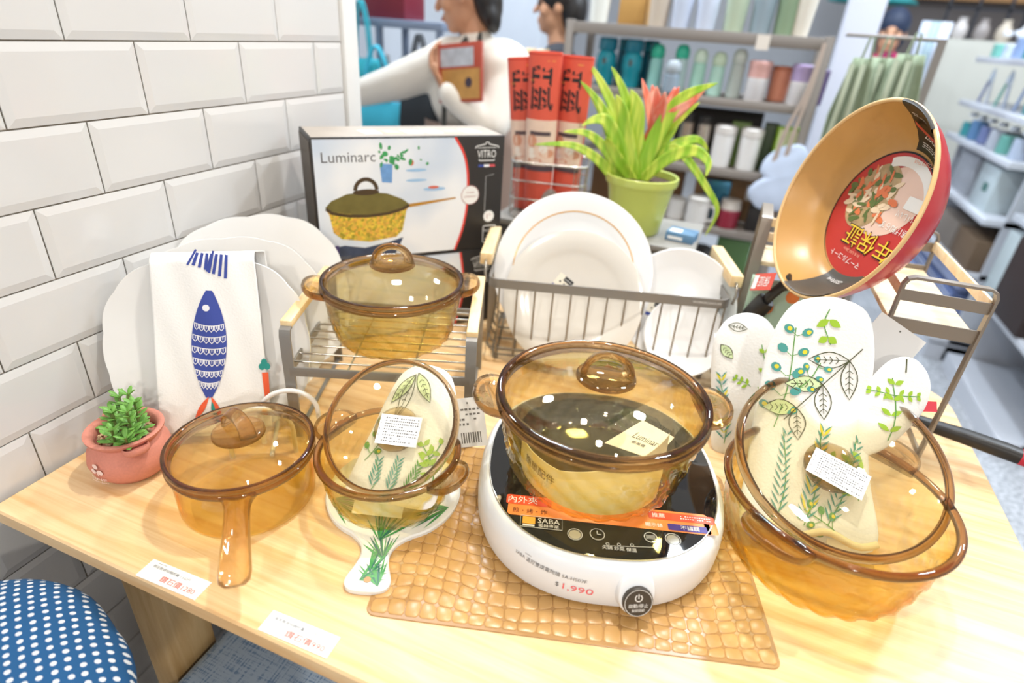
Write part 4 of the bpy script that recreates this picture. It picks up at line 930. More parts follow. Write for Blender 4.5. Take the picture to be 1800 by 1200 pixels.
class Print:
    """Botanical print laid on a padded shape, one mesh per ink."""
    def __init__(s, blob): s.b = blob; s.g = [G() for _ in PG]; s.n = 0
    def poly(s, i, P, e=0):
        s.n += 1
        if all(s.b.inside(*p) for p in P): put_poly(s.g[i], P, lambda x, y: s.b.front(x, y, .0011 + e + .0001 * (s.n % 5)))
    def line(s, i, pts, w, e=0):
        for q in stroke(pts, w): s.poly(i, q, e)
    def sprig(s, x, y, a, L, ink=0, pair=6, lw=.0055, ll=.02, round_=False, spread=1.0):
        ca, sa = math.cos(a), math.sin(a); s.line(1, [(x + ca * L * t / 8 + .006 * sa * math.sin(t * .5), y + sa * L * t / 8) for t in range(9)], .0014)
        for k in range(pair):
            t = (k + .6) / pair
            for sg in (-1, 1):
                b = a + sg * spread; bx, by = x + ca * L * t, y + sa * L * t; l = ll * (1 - .4 * t)
                if round_: s.line(1, [(bx, by), (bx + l * math.cos(b), by + l * math.sin(b))], .0009); s.poly(ink, ell(bx + l * 1.2 * math.cos(b), by + l * 1.2 * math.sin(b), lw, lw * .75, 10, b), .0003); s.poly(4, ell(bx + l * 1.25 * math.cos(b) + .001, by + l * 1.25 * math.sin(b), lw * .45, lw * .4, 8, b), .0006)
                else: s.poly(ink, leafp(bx, by, bx + l * math.cos(b), by + l * math.sin(b), lw * .5, 5), .0003)
    def outlined(s, x, y, a, L, w):
        P = leafp(x, y, x + L * math.cos(a), y + L * math.sin(a), w, 8); s.poly(5, [(p[0], p[1]) for p in P], .0002) if (s.n % 3 == 0) else None; s.line(3, P + [P[0]], .0014, .0004)
        s.line(3, [(x, y), (x + .85 * L * math.cos(a), y + .85 * L * math.sin(a))], .0009, .0004)
        for k in range(4):
            t = .25 + .15 * k; bx, by = x + t * L * math.cos(a), y + t * L * math.sin(a)
            for sg in (-1, 1): s.line(3, [(bx, by), (bx + w * .5 * math.cos(a + sg * .9), by + w * .5 * math.sin(a + sg * .9))], .001, .0004)
    def branch(s, x, y, a, L, n=4, leaf=.045, w=.011):
        s.line(3, [(x, y), (x + L * math.cos(a), y + L * math.sin(a))], .0014)
        for k in range(n):
            t = (k + .5) / n
            for sg in (-1, 1): s.outlined(x + L * t * math.cos(a), y + L * t * math.sin(a), a + sg * .8, leaf * (1 - .25 * t), w)
    def build(s, par):
        for i, g in enumerate(s.g):
            if g.v: obj(('lime_foliage', 'leaf_foliage', 'sea_green_foliage', 'outline_foliage', 'yellow_foliage', 'pale_foliage')[i], g, PG[i], par, 0)
def frame_from(p0, p1, n_hint):
    d = (Vector(p1) - Vector(p0)); return basis(Vector(n_hint) - d.normalized() * Vector(n_hint).dot(d.normalized()), d), d.length
# big mitt leaning out of the right casserole
p0, p1 = (.205, .705, .782), (.160, .945, 1.096); Rm, Lm = frame_from(p0, p1, (.05, -.7, .7))
m1 = thing('oven_mitt', 'large white botanical-print oven mitt leaning out of the big casserole', 'oven mitt', p0, Rm, 'botanical-print mitts')
BEND[:] = [.036, .34]
b1 = Blob([(-.088, .0), (0, -.004), (.082, 0), (.078, .1), (.074, .2), (.072, .27), (.055, .325), (.02, .343), (-.015, .343), (-.052, .325), (-.073, .27), (-.08, .18), (-.086, .09)], (0, .17), .013)
obj('hand', b1.mesh(), M_COT, m1, 70); P = Print(b1)
P.branch(.052, .275, -2.25, .15, 3, .058, .013); P.sprig(-.055, .145, 1.45, .15, 2, 5, .008, .02, True); P.sprig(-.035, .2, .9, .06, 2, 3, .006, .016, True); P.sprig(.0, .325, -1.5, .05, 0, 2, .012, .022)
P.sprig(-.045, .02, 1.5, .12, 2, 11, .0028, .022, spread=.6); P.sprig(-.01, .015, 1.4, .14, 2, 12, .0028, .024, spread=.6); P.sprig(-.01, .015, 1.4, .14, 4, 5, .004, .03, spread=.45); P.sprig(.02, .02, 1.25, .13, 2, 12, .0028, .022, spread=.6); P.sprig(.075, .12, 3.5, .07, 0, 4, .010, .02); P.sprig(.06, .06, 2.2, .07, 0, 4, .009, .02); P.sprig(.035, .01, 2.6, .05, 1, 3, .006, .016, True)
P.build(m1)
g = G(); sweep(g, [(-.084 + .166 * i / 16, .006 + .006 * math.sin(i * .8), .006 + .004 * math.sin(PI * i / 16)) for i in range(17)], csec(.005, 8)); obj('hem_piping', g, mat('hem_cream', hexc('#ead9a8'), .9), m1, 60)
g = G(); box(g, (.035, -.006, .004), (.03, .02, .001)); obj('care_tag', g, M_CARD, m1, 0)
b1t = Blob([(.045, .12), (.085, .13), (.118, .16), (.146, .205), (.148, .245), (.125, .272), (.095, .268), (.07, .235), (.05, .19)], (.095, .2), .012)
th_ = obj('thumb', b1t.mesh(), M_COT, m1, 70); P = Print(b1t); P.sprig(.098, .15, 1.55, .09, 0, 4, .008, .02); P.sprig(.1, .215, .1, .035, 0, 3, .006, .012); P.sprig(.1, .215, 3.0, .035, 0, 3, .006, .012); P.line(3, [(.112, .27), (.112, .25)], .002); P.build(th_)
BEND[:] = [0.0, .34]
# left mitt standing on the table
p0, p1 = (.118, .902, .753), (.066, .98, .972); Rm, Lm = frame_from(p0, p1, (.1, -.9, .35))
m2 = thing('oven_mitt', 'white botanical-print oven mitt standing between the dish basket and the casserole', 'oven mitt', p0, Rm, 'botanical-print mitts')
b2 = Blob([(-.05, 0), (0, -.002), (.05, 0), (.054, .08), (.056, .15), (.05, .2), (.03, .232), (0, .242), (-.03, .232), (-.05, .2), (-.056, .15), (-.054, .08)], (0, .12), .02)
obj('hand', b2.mesh(), M_COT, m2, 70); P = Print(b2); P.sprig(-.035, .02, 1.62, .12, 2, 9, .003, .022, spread=.7); P.sprig(-.035, .02, 1.62, .12, 4, 4, .004, .026, spread=.5); P.sprig(.03, .06, 1.6, .13, 0, 4, .008, .018); P.sprig(.005, .12, 2.6, .03, 0, 3, .006, .012); P.outlined(-.042, .19, -.9, .03, .009); P.outlined(-.03, .222, -.2, .03, .008); P.build(m2)
# mitt in the small casserole
p0, p1 = (-.338, .508, .795), (-.378, .68, .924); Rm, Lm = frame_from(p0, p1, (.0, -.7, .7))
m3 = thing('oven_mitt', 'white botanical-print oven mitt tucked in the small casserole under its lid', 'oven mitt', p0, Rm, 'botanical-print mitts')
b3 = Blob([(-.068, -.0), (0, -.004), (.06, 0), (.062, .06), (.066, .11), (.06, .16), (.04, .195), (.0, .205), (-.03, .19), (-.045, .15), (-.055, .1), (-.066, .05)], (0, .1), .010)
obj('hand', b3.mesh(), M_COT, m3, 70); P = Print(b3); P.outlined(-.005, .185, -2.1, .055, .010); P.outlined(-.005, .185, -1.75, .075, .009); P.outlined(-.002, .188, -1.0, .055, .010); P.sprig(-.03, .012, 1.5, .04, 2, 6, .0028, .018, spread=.6); P.sprig(-.005, .01, 1.4, .045, 2, 7, .0028, .018, spread=.6); P.sprig(.02, .008, 1.3, .045, 1, 7, .0028, .018, spread=.6); P.sprig(.056, .03, 2.0, .06, 0, 4, .008, .018); P.sprig(.03, .05, .9, .05, 0, 3, .008, .015); P.sprig(-.05, .05, 1.2, .06, 1, 3, .006, .012, True); P.build(m3)
# hanging tags
def card(name, label, c, n, w, h, ang=0, red=False, barcode=True, hole=True):
    t = thing(name, label, 'tag', c, basis(n) @ Matrix.Rotation(ang, 3, 'Z'))
    g = G(); box(g, (0, 0, 0), (w, h, .0008)); obj('paper', g, mat('tag_red', hexc('#cf3a4a'), .6) if red else mat('tag_grey_white', (.70, .69, .67), .7), t, 0)
    g = G(); fn = lambda x, y: (x, y, .0007)
    if barcode:
        for k in range(9): put_polys(g, stroke([(-w * .3 + w * .6 * k / 8, -h * .42), (-w * .3 + w * .6 * k / 8, -h * .2)], w * (.03 + .02 * (k % 2))), fn)
        scribble(g, 0, h * .12, w * .75, h * .4, fn, rows=4)
    if hole: put_poly(g, ell(0, h * .4, .0014, .0014, 10), fn)
    if g.v: obj('tag_print', g, mat('tag_ink', hexc('#6a6660'), .7), t, 0)
    return t
card('barcode_tag', 'white barcode tag hanging from the mitt in the small casserole', (-.279, .628, .868), (.25, -.85, .35), .046, .072, math.radians(12))
card('swing_tag', 'plain white swing tag behind the large oven mitt', (.262, .925, .985), (.1, -.85, .45), .075, .085, math.radians(-28), barcode=False)
card('swing_tag', 'small red swing tag on the table beside the black pan handle', (.345, .93, .905), (.0, -.8, .55), .03, .016, math.radians(12), red=True, barcode=False, hole=False)

# ================================================================== RED FRYING PAN
M_PRED = mat('pan_red_enamel', hexc('#c5141f'), .28, spec=.45, coat=.1)
M_PIN = mat('pan_beige_lining', hexc('#c99a58'), .32, spec=.5, var=.05, vscale=40)
M_PBLK = mat('pan_black_plastic', hexc('#23211f'), .42)
nP_ = Vector((-.87, -.41, .26)); pn = thing('frying_pan', 'deep red frying pan with beige lining standing on edge against the rack', 'frying pan', (.1645, 1.055, 1.1625), basis(nP_)); pn.scale = (1.09, 1.09, 1.09)
PR = .146
inner = [(0, -.058), (.095, -.058), (.108, -.054), (.12, -.042), (.133, -.022), (.1425, -.001)]
outer = [(.1475, -.001), (.139, -.022), (.126, -.043), (.113, -.059), (.098, -.0635), (0, -.0635)]
g = G(); lathe(g, outer[::-1], 96); obj('shell', g, M_PRED, pn, 45)
g = G(); lathe(g, inner[::-1], 96); 
g.f = [tuple(q[::-1]) for q in g.f] if False else g.f; obj('lining', g, M_PIN, pn, 45)
g = G(); lathe(g, ring(.145, .0005, .003, 10), 96, closed=True); obj('rim', g, mat('pan_rim_cream', hexc('#e2bd86'), .3), pn, 60)
# paper label: disc on the floor of the pan, sleeve over the rim
fl = lambda e: (lambda x, y: (x, y, -.0575 + e))
lb = empty('paper_label'); lb.parent = pn
g = G(); put_poly(g, ell(0, -.004, .096, .096, 64), fl(0)); obj('label_disc', g, mat('label_red', hexc('#c2342f'), .4), lb, 0)
g = G(); put_polys(g, stroke(ell(0, -.004, .0955, .0955, 64), .0025, True), fl(.0006)); obj('label_outline', g, M_INK, lb, 0)
g = G(); put_poly(g, ell(.012, .022, .062, .05, 40, .5), fl(.0004)); obj('dish_picture', g, mat('label_pink', hexc('#e9c9b8'), .4), lb, 0)
g = G(); put_poly(g, ell(-.028, .02, .052, .042, 40, 1.2), fl(.0007)); obj('food_picture', g, food2_mat() if 'food2_mat' in globals() else mat('label_food', hexc('#b59a70'), .4, var=.5, vscale=70), lb, 0)
rr = random.Random(9)
for nm, c, k0 in (('greens_picture', '#5d7038', 34), ('carrot_picture', '#e0794a', 26), ('meat_picture', '#e8d0b0', 22)):
    g = G()
    for k in range(k0):
        a, r = rr.uniform(0, 6.28), math.sqrt(rr.random()); put_poly(g, ell(-.028 + .05 * r * math.cos(a), .02 + .044 * r * math.sin(a), rr.uniform(.005, .013), rr.uniform(.002, .005), 8, rr.uniform(0, 3)), fl(.001 + rr.random() * .0008))
    obj(nm, g, mat('p_' + nm, hexc(c), .4), lb, 0)
g = G(); put_polys(g, stroke(ell(.005, -.004, .083, .083, 40, 0, .35, 2.0), .014), fl(.0009)); obj('white_arc_print', g, M_PAPER, lb, 0); g = G(); put_poly(g, [(p[0] * .9 + .064, p[1] * .9 + .03) for p in rrect(.05, .02, .002)], fl(.0012)); obj('white_arc_print', g, M_PAPER, lb, 0); g = G(); put_text(g, 'お焦げ知らず', .055, -.008, wd=.07, ang=PI, fn=fl(.0013)); put_text(g, 'おいしい!', .06, .012, wd=.045, ang=PI, fn=fl(.0013)); obj('slogan_lettering', g, M_PAPER, lb, 0); g = G(); put_text(g, 'マーブルコート', -.005, -.075, wd=.075, ang=PI, fn=fl(.0013)); obj('white_print', g, M_PAPER, lb, 0)
g = G(); put_text(g, '1年保証', .026, -.041, wd=.125, ht=.034, ang=PI, fn=fl(.0014)); obj('guarantee_outline', g, M_INK, lb, 0)  # black printed outline around the yellow lettering
g = G(); put_text(g, '1年保証', .0265, -.0405, wd=.12, ht=.0305, ang=PI, fn=fl(.0019)); obj('guarantee_lettering', g, mat('label_yellow', hexc('#f4cc3c'), .4), lb, 0)
g = G(); put_text(g, 'COSPATHA', .03, .082, wd=.04, ang=PI, fn=fl(.0012)); put_text(g, 'IH & GAS 28cm', .0, -.062, wd=.04, ang=PI, fn=fl(.0012)); obj('small_lettering', g, mat('label_orange', hexc('#f0b49c'), .4), lb, 0)
def prof_at(s):
    """Path on the lining from the floor (s=0) over the rim and down outside."""
    P = [(.098, -.0572), (.109, -.0528), (.121, -.0408), (.134, -.0205), (.1425, .0015), (.1455, .0042), (.149, .0015), (.1405, -.0215), (.128, -.0425)]
    q = s * (len(P) - 1); i = min(int(q), len(P) - 2); f = q - i; return P[i][0] + (P[i + 1][0] - P[i][0]) * f, P[i][1] + (P[i + 1][1] - P[i][1]) * f
def sleeve(ang, half, s0, s1, e=.0):
    g = G(); v = []; f = []; n, m = 12, 16
    for i in range(m + 1):
        r, z = prof_at(s0 + (s1 - s0) * i / m)
        for k in range(n + 1):
            a = ang + half * (2 * k / n - 1) * (1 if True else 1); v.append(((r - e) * math.cos(a), (r - e) * math.sin(a), z + e))
    for i in range(m):
        for k in range(n): o = i * (n + 1) + k; f.append((o, o + n + 1, o + n + 2, o + 1))
    return g.add(v, f)
M_SLV = mat('label_black', hexc('#1d1a18'), .35)
obj('sleeve', sleeve(math.radians(72), .30, 0, .98, .0016), M_SLV, lb, 40); obj('sleeve', sleeve(math.radians(-78), .36, 0, .55, .0016), mat('label_charcoal', hexc('#4a4742'), .4), lb, 40)
def onsl(ang, mir=1):
    def fn(x, y):
        r, z = prof_at(max(0, min(.5, y / .09 * .48))); a = ang + mir * x / .12; return ((r - .0030) * math.cos(a), (r - .0030) * math.sin(a), z + .0028)
    return fn
g = G(); fs = onsl(math.radians(72), -1); put_text(g, '28cm', .004, .045, wd=.04, ht=.014, ang=0, fn=fs, flip=False); scribble(g, 0, .022, .045, .014, fs, rows=3); scribble(g, 0, .078, .05, .008, fs, rows=2); obj('sleeve_lettering', g, M_PAPER, lb, 0)
g = G(); put_poly(g, [(-.03, .056), (.03, .056), (.03, .064), (-.03, .064)], fs); obj('sleeve_red_bar', g, mat('label_red', '#c2342f'), lb, 0)
g = G(); put_text(g, 'IH対応', .0, .03, wd=.035, fn=onsl(math.radians(-82), 1)); obj('lower_sleeve_lettering', g, M_PAPER, lb, 0)
# handle
hn = empty('handle'); hn.parent = pn
hv = Vector((-.42, -.90, 0)).normalized(); o0 = Vector((-.028, -.135, -.012))
g = G(); tube(g, smoothp([o0, o0 + hv * .02 + Vector((0, 0, .004)), o0 + hv * .045 + Vector((0, 0, .006)), o0 + hv * .07 + Vector((0, 0, .004))], 4), .009, 12, scale=[(1.5, .8)] * 4 + [(1.1, .75)] * 9); obj('neck', g, M_PBLK, hn, 50)
g = G(); sweep(g, [o0 + hv * d + Vector((0, 0, z)) for d, z in ((.055, .005), (.062, .005), (.09, .004), (.13, .001), (.17, -.002), (.185, -.003), (.19, -.003))], [(.014 * math.copysign(abs(math.cos(t)) ** .5, math.cos(t)), .0125 * math.copysign(abs(math.sin(t)) ** .5, math.sin(t))) for t in [2 * PI * i / 16 for i in range(16)]], scale=[.9, 1.05, 1.05, 1.0, 1.05, .95, .6]); obj('grip', g, M_PBLK, hn, 45)
tg = empty('guarantee_tag'); tg.parent = pn; tg.location = (o0 + hv * .042 + Vector((-.016, .012, .022)))[:]; tg.rotation_euler = (0.1, 0, math.radians(205))
g = G(); box(g, (0, 0, 0), (.055, .03, .0008)); obj('paper', g, mat('tag_coral', hexc('#d8574a'), .5), tg, 0)
g = G(); put_text(g, '保証', -.004, 0, wd=.03, ht=.018, fn=lambda x, y: (x, y, .0008)); put_poly(g, [(.014, -.012), (.026, -.012), (.026, .012), (.014, .012)], lambda x, y: (x, y, .0008)); obj('lettering', g, M_PAPER, tg, 0)

# second pan, only its handle shows
p2n = thing('frying_pan', 'black frying pan with red-tipped handle sticking out over the table edge', 'frying pan', (.205, 1.12, TT), math.atan2(-.055, .21)); MP = Matrix.Translation((-.058, -.03, 0))
g = G(); lathe(g, [(0, 0), (.075, 0), (.088, .006), (.1, .03), (.106, .043), (.104, .045), (.097, .032), (.085, .009), (.073, .004), (0, .004)], 72); g.tf(MP); obj('pan_body', g, M_PBLK, p2n, 45)
g = G(); sweep(g, [(d, 0, z) for d, z in ((.035, .036), (.08, .044), (.155, .05), (.175, .052), (.195, .052))], csec(.009, 12), scale=[(1.5, .7), (1.3, .8), (1.1, .9), (1, 1), (1, 1)]); obj('neck', g, M_PBLK, p2n, 50)
g = G(); sweep(g, [(d, 0, z) for d, z in ((.188, .052), (.192, .052), (.22, .053), (.27, .054), (.325, .053), (.345, .052))], [(.0125 * math.copysign(abs(math.cos(t)) ** .7, math.cos(t)), .010 * math.copysign(abs(math.sin(t)) ** .7, math.sin(t))) for t in [2 * PI * i / 16 for i in range(16)]], scale=[.9, 1.0, 1.05, 1.2, 1.25, 1.2]); obj('grip', g, M_PBLK, p2n, 45)
g = G(); sweep(g, [(d, 0, z) for d, z in ((.345, .052), (.36, .051), (.373, .05), (.378, .05))], [(.0125 * math.copysign(abs(math.cos(t)) ** .7, math.cos(t)), .010 * math.copysign(abs(math.sin(t)) ** .7, math.sin(t))) for t in [2 * PI * i / 16 for i in range(16)]], scale=[1.21, 1.15, .95, .5]); obj('end_cap', g, mat('pan_red_cap', hexc('#c4283c'), .4), p2n, 45)

# ================================================================== SPICE RACKS
M_SHELF = wood('rack_plywood', '#e7c99a', '#f3dfba', (2, 16, 16), 3.0, .4)
M_RACK = mat('rack_grey_steel', hexc('#8f867b'), .4, metal=.3)
def rack(label, loc, ang, W, L, HT, zb, sw, low=False):
    t = thing('spice_rack', label, 'rack', loc, ang)
    for y in (0, L):
        g = G(); r = .012
        pts = [(0, y, 0), (0, y, HT - r), (r * .3, y, HT - r * .3), (r, y, HT), (W - r, y, HT), (W - r * .3, y, HT - r * .3), (W, y, HT - r), (W, y, 0)]
        sweep(g, pts, rsec(.004, sw), up=(0, 1, 0)); obj('end_frame', g, M_RACK, t, 30)
        for z, hgt in ((zb, .022), (zb + .048, .018)):
            g = G(); box(g, (W / 2, y, z), (W - .004, .003, hgt)); obj('end_rail', g, M_RACK, t, 0)
    g = G(); box(g, (W / 2, L / 2, zb - .002), (W - .006, L - .006, .009), .001); obj('shelf_board', g, M_SHELF, t, 30)
    if low: g = G(); box(g, (W / 2, L / 2, zb - .13), (W - .006, L - .006, .009), .001); obj('shelf_board', g, M_SHELF, t, 30)
    for x in (.002, W - .002):
        for z in (zb + .052,):
            g = G(); box(g, (x, L / 2, z), (.005, L - .004, .018), .001); obj('side_slat', g, M_SHELF, t, 30)
        g = G(); box(g, (x, L / 2, .03), (.004, L, .01)); obj('foot_rail', g, M_RACK, t, 0)
    return t
rack('two-tier grey steel and plywood rack near the table corner behind the casserole', (.272, .998, TT), math.radians(2), .122, .31, .33, .252, .013)
rack('grey steel and plywood rack half hidden behind the red frying pan', (.225, 1.205, TT), math.radians(90), .12, .155, .335, .245, .02)
# mint towel hung on the rear rack
mtw = thing('tea_towel', 'mint green tea towel with orange carrots hanging behind the oven mitts', 'towel', (.135, 1.125, .90), math.radians(4))
v = []; f = []
def mz(x, z): return .004 * math.sin(x * 60) + .003 * math.sin(x * 110 + z * 20)
for j in range(13):
    z = .095 - .19 * j / 12
    for i in range(15): x = -.068 + .136 * i / 14; v.append((x, mz(x, z), z))
for j in range(12):
    for i in range(14): o = j * 15 + i; f.append((o, o + 15, o + 16, o + 1))
g = G(); g.add(v, f); o = obj('cloth', g, mat('mint_cotton', hexc('#b9d8c4'), .9), mtw, 80); md = o.modifiers.new('thick', 'SOLIDIFY'); md.thickness = .0015; md.offset = 1
g = G(); g2 = G()
for x, z, s in ((-.03, .04, 1), (.01, .065, 1), (-.045, -.01, 1), (.015, -.01, 1.1), (-.01, -.055, 1), (.045, .02, 1), (.035, -.06, 1)):
    put_poly(g, ell(x, z, .012 * s, .014 * s, 12), lambda a, b: (a, mz(a, b) - .0022, b)); put_poly(g2, leafp(x, z + .01, x + .004, z + .032, .006), lambda a, b: (a, mz(a, b) - .003, b))
obj('carrot_print', g, mat('print_orange2', hexc('#f08a4a'), .9), mtw, 0); obj('leaf_print', g2, mat('print_dkgreen', hexc('#2f8a52'), .9), mtw, 0)

# ================================================================== PRICE CARDS
def price(label, c, ang, fig):
    t = thing('price_card', label, 'price card', c, ang)
    g = G(); box(g, (0, 0, .0006), (.092, .027, .0010), .0003); obj('card', g, M_PAPER, t, 0)
    fn = lambda x, y: (x, y, .0014)
    g = G(); put_text(g, '限定款琥珀鍋附蓋 1.5公升', -.008, .0055, wd=.058, ht=.004, fn=fn); scribble(g, -.028, .0105, .014, .0016, fn); obj('lettering', g, M_GREYINK, t, 0)
    g = G(); put_text(g, '鑽石價' + fig, .012, -.0055, wd=.052, ht=.0085, fn=fn); obj('price_figures', g, mat('price_red2', hexc('#d9604c'), .6), t, 0)
price('price card on the table edge below the saucepan', (-.5315, .3205, TT), .03, '1280'); price('price card on the table edge below the leaf-print board', (-.346, .3235, TT), .03, '990')

# ================================================================== PLINTH BEHIND THE TABLE, RED BAGS, BROMELIAD
M_DARKW = mat('plinth_dark', hexc('#4d4843'), .5, var=.1)
pl_ = thing('display_plinth', 'dark display plinth standing behind the table under the lime plant pot', 'plinth', (-.31, 1.49, 0))
g = G(); box(g, (0, 0, .4625), (.50, .24, .925), .003); obj('carcass', g, M_DARKW, pl_, 30)
g = G(); box(g, (0, 0, .9325), (.51, .25, .015), .002); obj('top_board', g, mat('plinth_top_grey', hexc('#8d8a84'), .45), pl_, 30)
PZ = .94
# wire basket
wb = thing('wire_basket', 'small silver wire basket holding the rolled red bags', 'basket', (-.452, 1.475, PZ), math.radians(12))
BWx, BDx, BHx = .19, .15, .14
for z in (.003, .05, .095, BHx):
    g = G(); sweep(g, [(p[0], p[1], z) for p in rrect(BWx, BDx, .03)], csec(.0022 if z < BHx else .0035, 7), closed=True); obj('hoop', g, M_CHROME, wb, 60)
for k in range(20):
    pth = rrect(BWx, BDx, .03, 6); q = pth[int(k * len(pth) / 20)]; g = G(); tube(g, [(q[0], q[1], 0.003), (q[0], q[1], BHx)], .0014, 6); obj('wire', g, M_CHROME, wb, 60)
g = G(); 
for k in range(5): pass
bt = obj('base_wire', tube(G(), [(-BWx / 2, 0, .004), (BWx / 2, 0, .004)], .0018, 6), M_CHROME, wb, 60)
M_BR = mat('bag_red_paper', hexc('#dd5a44'), .6, var=.06); M_BR2 = mat('bag_red_bright', hexc('#c93c2e'), .6)
def rolled_bag(label, x, y, rz, tilt, R0, R1, hgt):
    t = thing('rolled_bag', label, 'bag', (x, y, PZ + .006), (tilt[0], tilt[1], rz), 'rolled red bags in the wire basket')
    rad = lambda z: R0 + (R1 - R0) * z / hgt
    fn = lambda e: (lambda a, b: ((rad(b) * 1.0 + e) * math.sin(a / R1), -(rad(b) + e) * math.cos(a / R1) * .62, b))
    g = G(); rows = [[(rad(z) * math.sin(q), -rad(z) * math.cos(q) * .62, z) for q in [2 * PI * i / 32 for i in range(32)]] for z in (0, hgt * .25, hgt * .5, hgt * .75, hgt)]
    rows += [[(p[0] * .93, p[1] * .93, hgt) for p in rows[-1]], [(p[0] * .93, p[1] * .93, hgt * .9) for p in rows[-1]]]; loft(g, rows); obj('wrapper', g, M_BR, t, 50)
    def band(g, z0, z1, a0, a1, e):
        n = 10
        for i in range(n):
            p, q = a0 + (a1 - a0) * i / n, a0 + (a1 - a0) * (i + 1) / n; put_poly(g, [(p, z0), (q, z0), (q, z1), (p, z1)], fn(e))
    h = R1 * 1.35
    g = G(); band(g, hgt * .30, hgt * .615, -h, h, .0006); obj('picture_cream', g, mat('bag_cream', hexc('#eccfbb'), .6, var=.12, vscale=40), t, 0)
    g = G(); band(g, hgt * .52, hgt * .545, -h * .5, h * .55, .0011); obj('picture_shade', g, mat('bag_navy', hexc('#54444a'), .6), t, 0); g = G(); band(g, hgt * .295, hgt * .33, -h, h, .0011); obj('picture_dark', g, mat('bag_navy', hexc('#54444a'), .6), t, 0)
    g = G(); put_polys(g, [ell(-.02, hgt * .485, .014, .016, 14), ell(.024, hgt * .41, .022, .010, 14), ell(-.01, hgt * .36, .02, .008, 12)], fn(.0012)); obj('picture_pink', g, mat('bag_pink', hexc('#d99a7c'), .6), t, 0)
    g = G(); put_polys(g, [ell(.012, hgt * .44, .012, .010, 12), ell(-.018, hgt * .39, .01, .006, 12), ell(-.02, hgt * .42, .008, .01, 10)], fn(.0016)); obj('picture_white', g, mat('bag_white', hexc('#f4e8dc'), .6), t, 0)
    g = G(); put_text(g, '鼠', 0, hgt * .80, wd=R1 * 1.5, ht=hgt * .26, fn=fn(.001), bold=.008); obj('character_print', g, M_INK, t, 0)
    g = G(); put_text(g, 'CHINESE', -R1 * .72, hgt * .845, wd=R1 * .45, fn=fn(.001)); scribble(g, R1 * .5, hgt * .955, R1 * .5, .006, fn(.001)); obj('gold_print', g, mat('bag_gold', hexc('#eaa64a'), .5), t, 0)
    g = G(); band(g, hgt * .985, hgt * .992, -h, h, .0008); obj('seam', g, M_BR2, t, 0)
    return t
rolled_bag('rolled red bag with black character, middle of the three in the wire basket', -.472, 1.448, .12, (.04, -.02, 0), .036, .040, .38)
rolled_bag('rolled red bag leaning outward beside the cookware carton', -.512, 1.480, .25, (.02, -.10, 0), .034, .038, .365)
rolled_bag('rolled red bag beside the bromeliad leaves', -.415, 1.485, -.1, (.02, .01, 0), .036, .040, .375)
tgm = thing('shaped_tag', 'flat grey shaped tag hanging on the front of the wire basket', 'tag', (-.42, 1.385, PZ + .05), math.radians(12))
g = G(); extrude(g, [(0.022 * math.cos(t) * (1 + .12 * math.cos(2 * t)), .038 * math.sin(t)) for t in [2 * PI * i / 28 for i in range(28)]], -.001, .001); g.tf(Matrix.Rotation(PI / 2, 4, 'X')); obj('plate', g, mat('tag_taupe', hexc('#8c7f78'), .6), tgm, 30)
g = G(); tube(g, [(0, -.001, .03), (0, .008, .09)], .0008, 5); obj('string', g, M_WHITE, tgm, 60)
# bromeliad
br = thing('bromeliad', 'bromeliad with lime leaves and coral flower in a lime green pot', 'plant', (-.216, 1.46, PZ))
g = G(); lathe(g, [(0, 0), (.058, 0), (.062, .004), (.07, .06), (.08, .115), (.0815, .118), (.086, .119), (.0875, .124), (.0875, .137), (.085, .139), (.081, .137), (.0795, .12), (.0785, .11), (0, .11)], 64); obj('pot', g, mat('lime_glaze', hexc('#c3cf6a'), .25, var=.04), br, 40)
g = G(); lathe(g, [(0, .1255), (.04, .127), (.078, .122), (.078, .112), (0, .112)], 40, mod=lambda r, z, t, k: r * (1 + .01 * math.sin(9 * t))); obj('soil', g, mat('soil_brown', hexc('#4a3426'), .95, var=.4, vscale=120, bump=.6, bscale=150), br, 60)
def leafmat(name, c1, c2):
    m, nt, b = nodes_of(name); tc = nt.nodes.new('ShaderNodeTexCoord'); mp = nt.nodes.new('ShaderNodeMapping'); mp.inputs['Scale'].default_value = (30, 30, 3); n = nt.nodes.new('ShaderNodeTexNoise'); n.inputs['Scale'].default_value = 2.0
    r = nt.nodes.new('ShaderNodeValToRGB'); r.color_ramp.elements[0].position = .4; r.color_ramp.elements[1].position = .62; r.color_ramp.elements[0].color = rgb(hexc(c1)); r.color_ramp.elements[1].color = rgb(hexc(c2))
    nt.links.new(tc.outputs['Object'], mp.inputs['Vector']); nt.links.new(mp.outputs['Vector'], n.inputs['Vector']); nt.links.new(n.outputs['Fac'], r.inputs['Fac']); nt.links.new(r.outputs['Color'], b.inputs['Base Color'])
    b.inputs['Roughness'].default_value = .35; b.inputs['Subsurface Weight'].default_value = .15; b.inputs['Subsurface Radius'].default_value = (.01, .012, .004); return m
M_BL = leafmat('bromeliad_leaf', '#8fbf2e', '#cfe05a'); M_BF = leafmat('bromeliad_flower', '#e8705a', '#f6b09c')
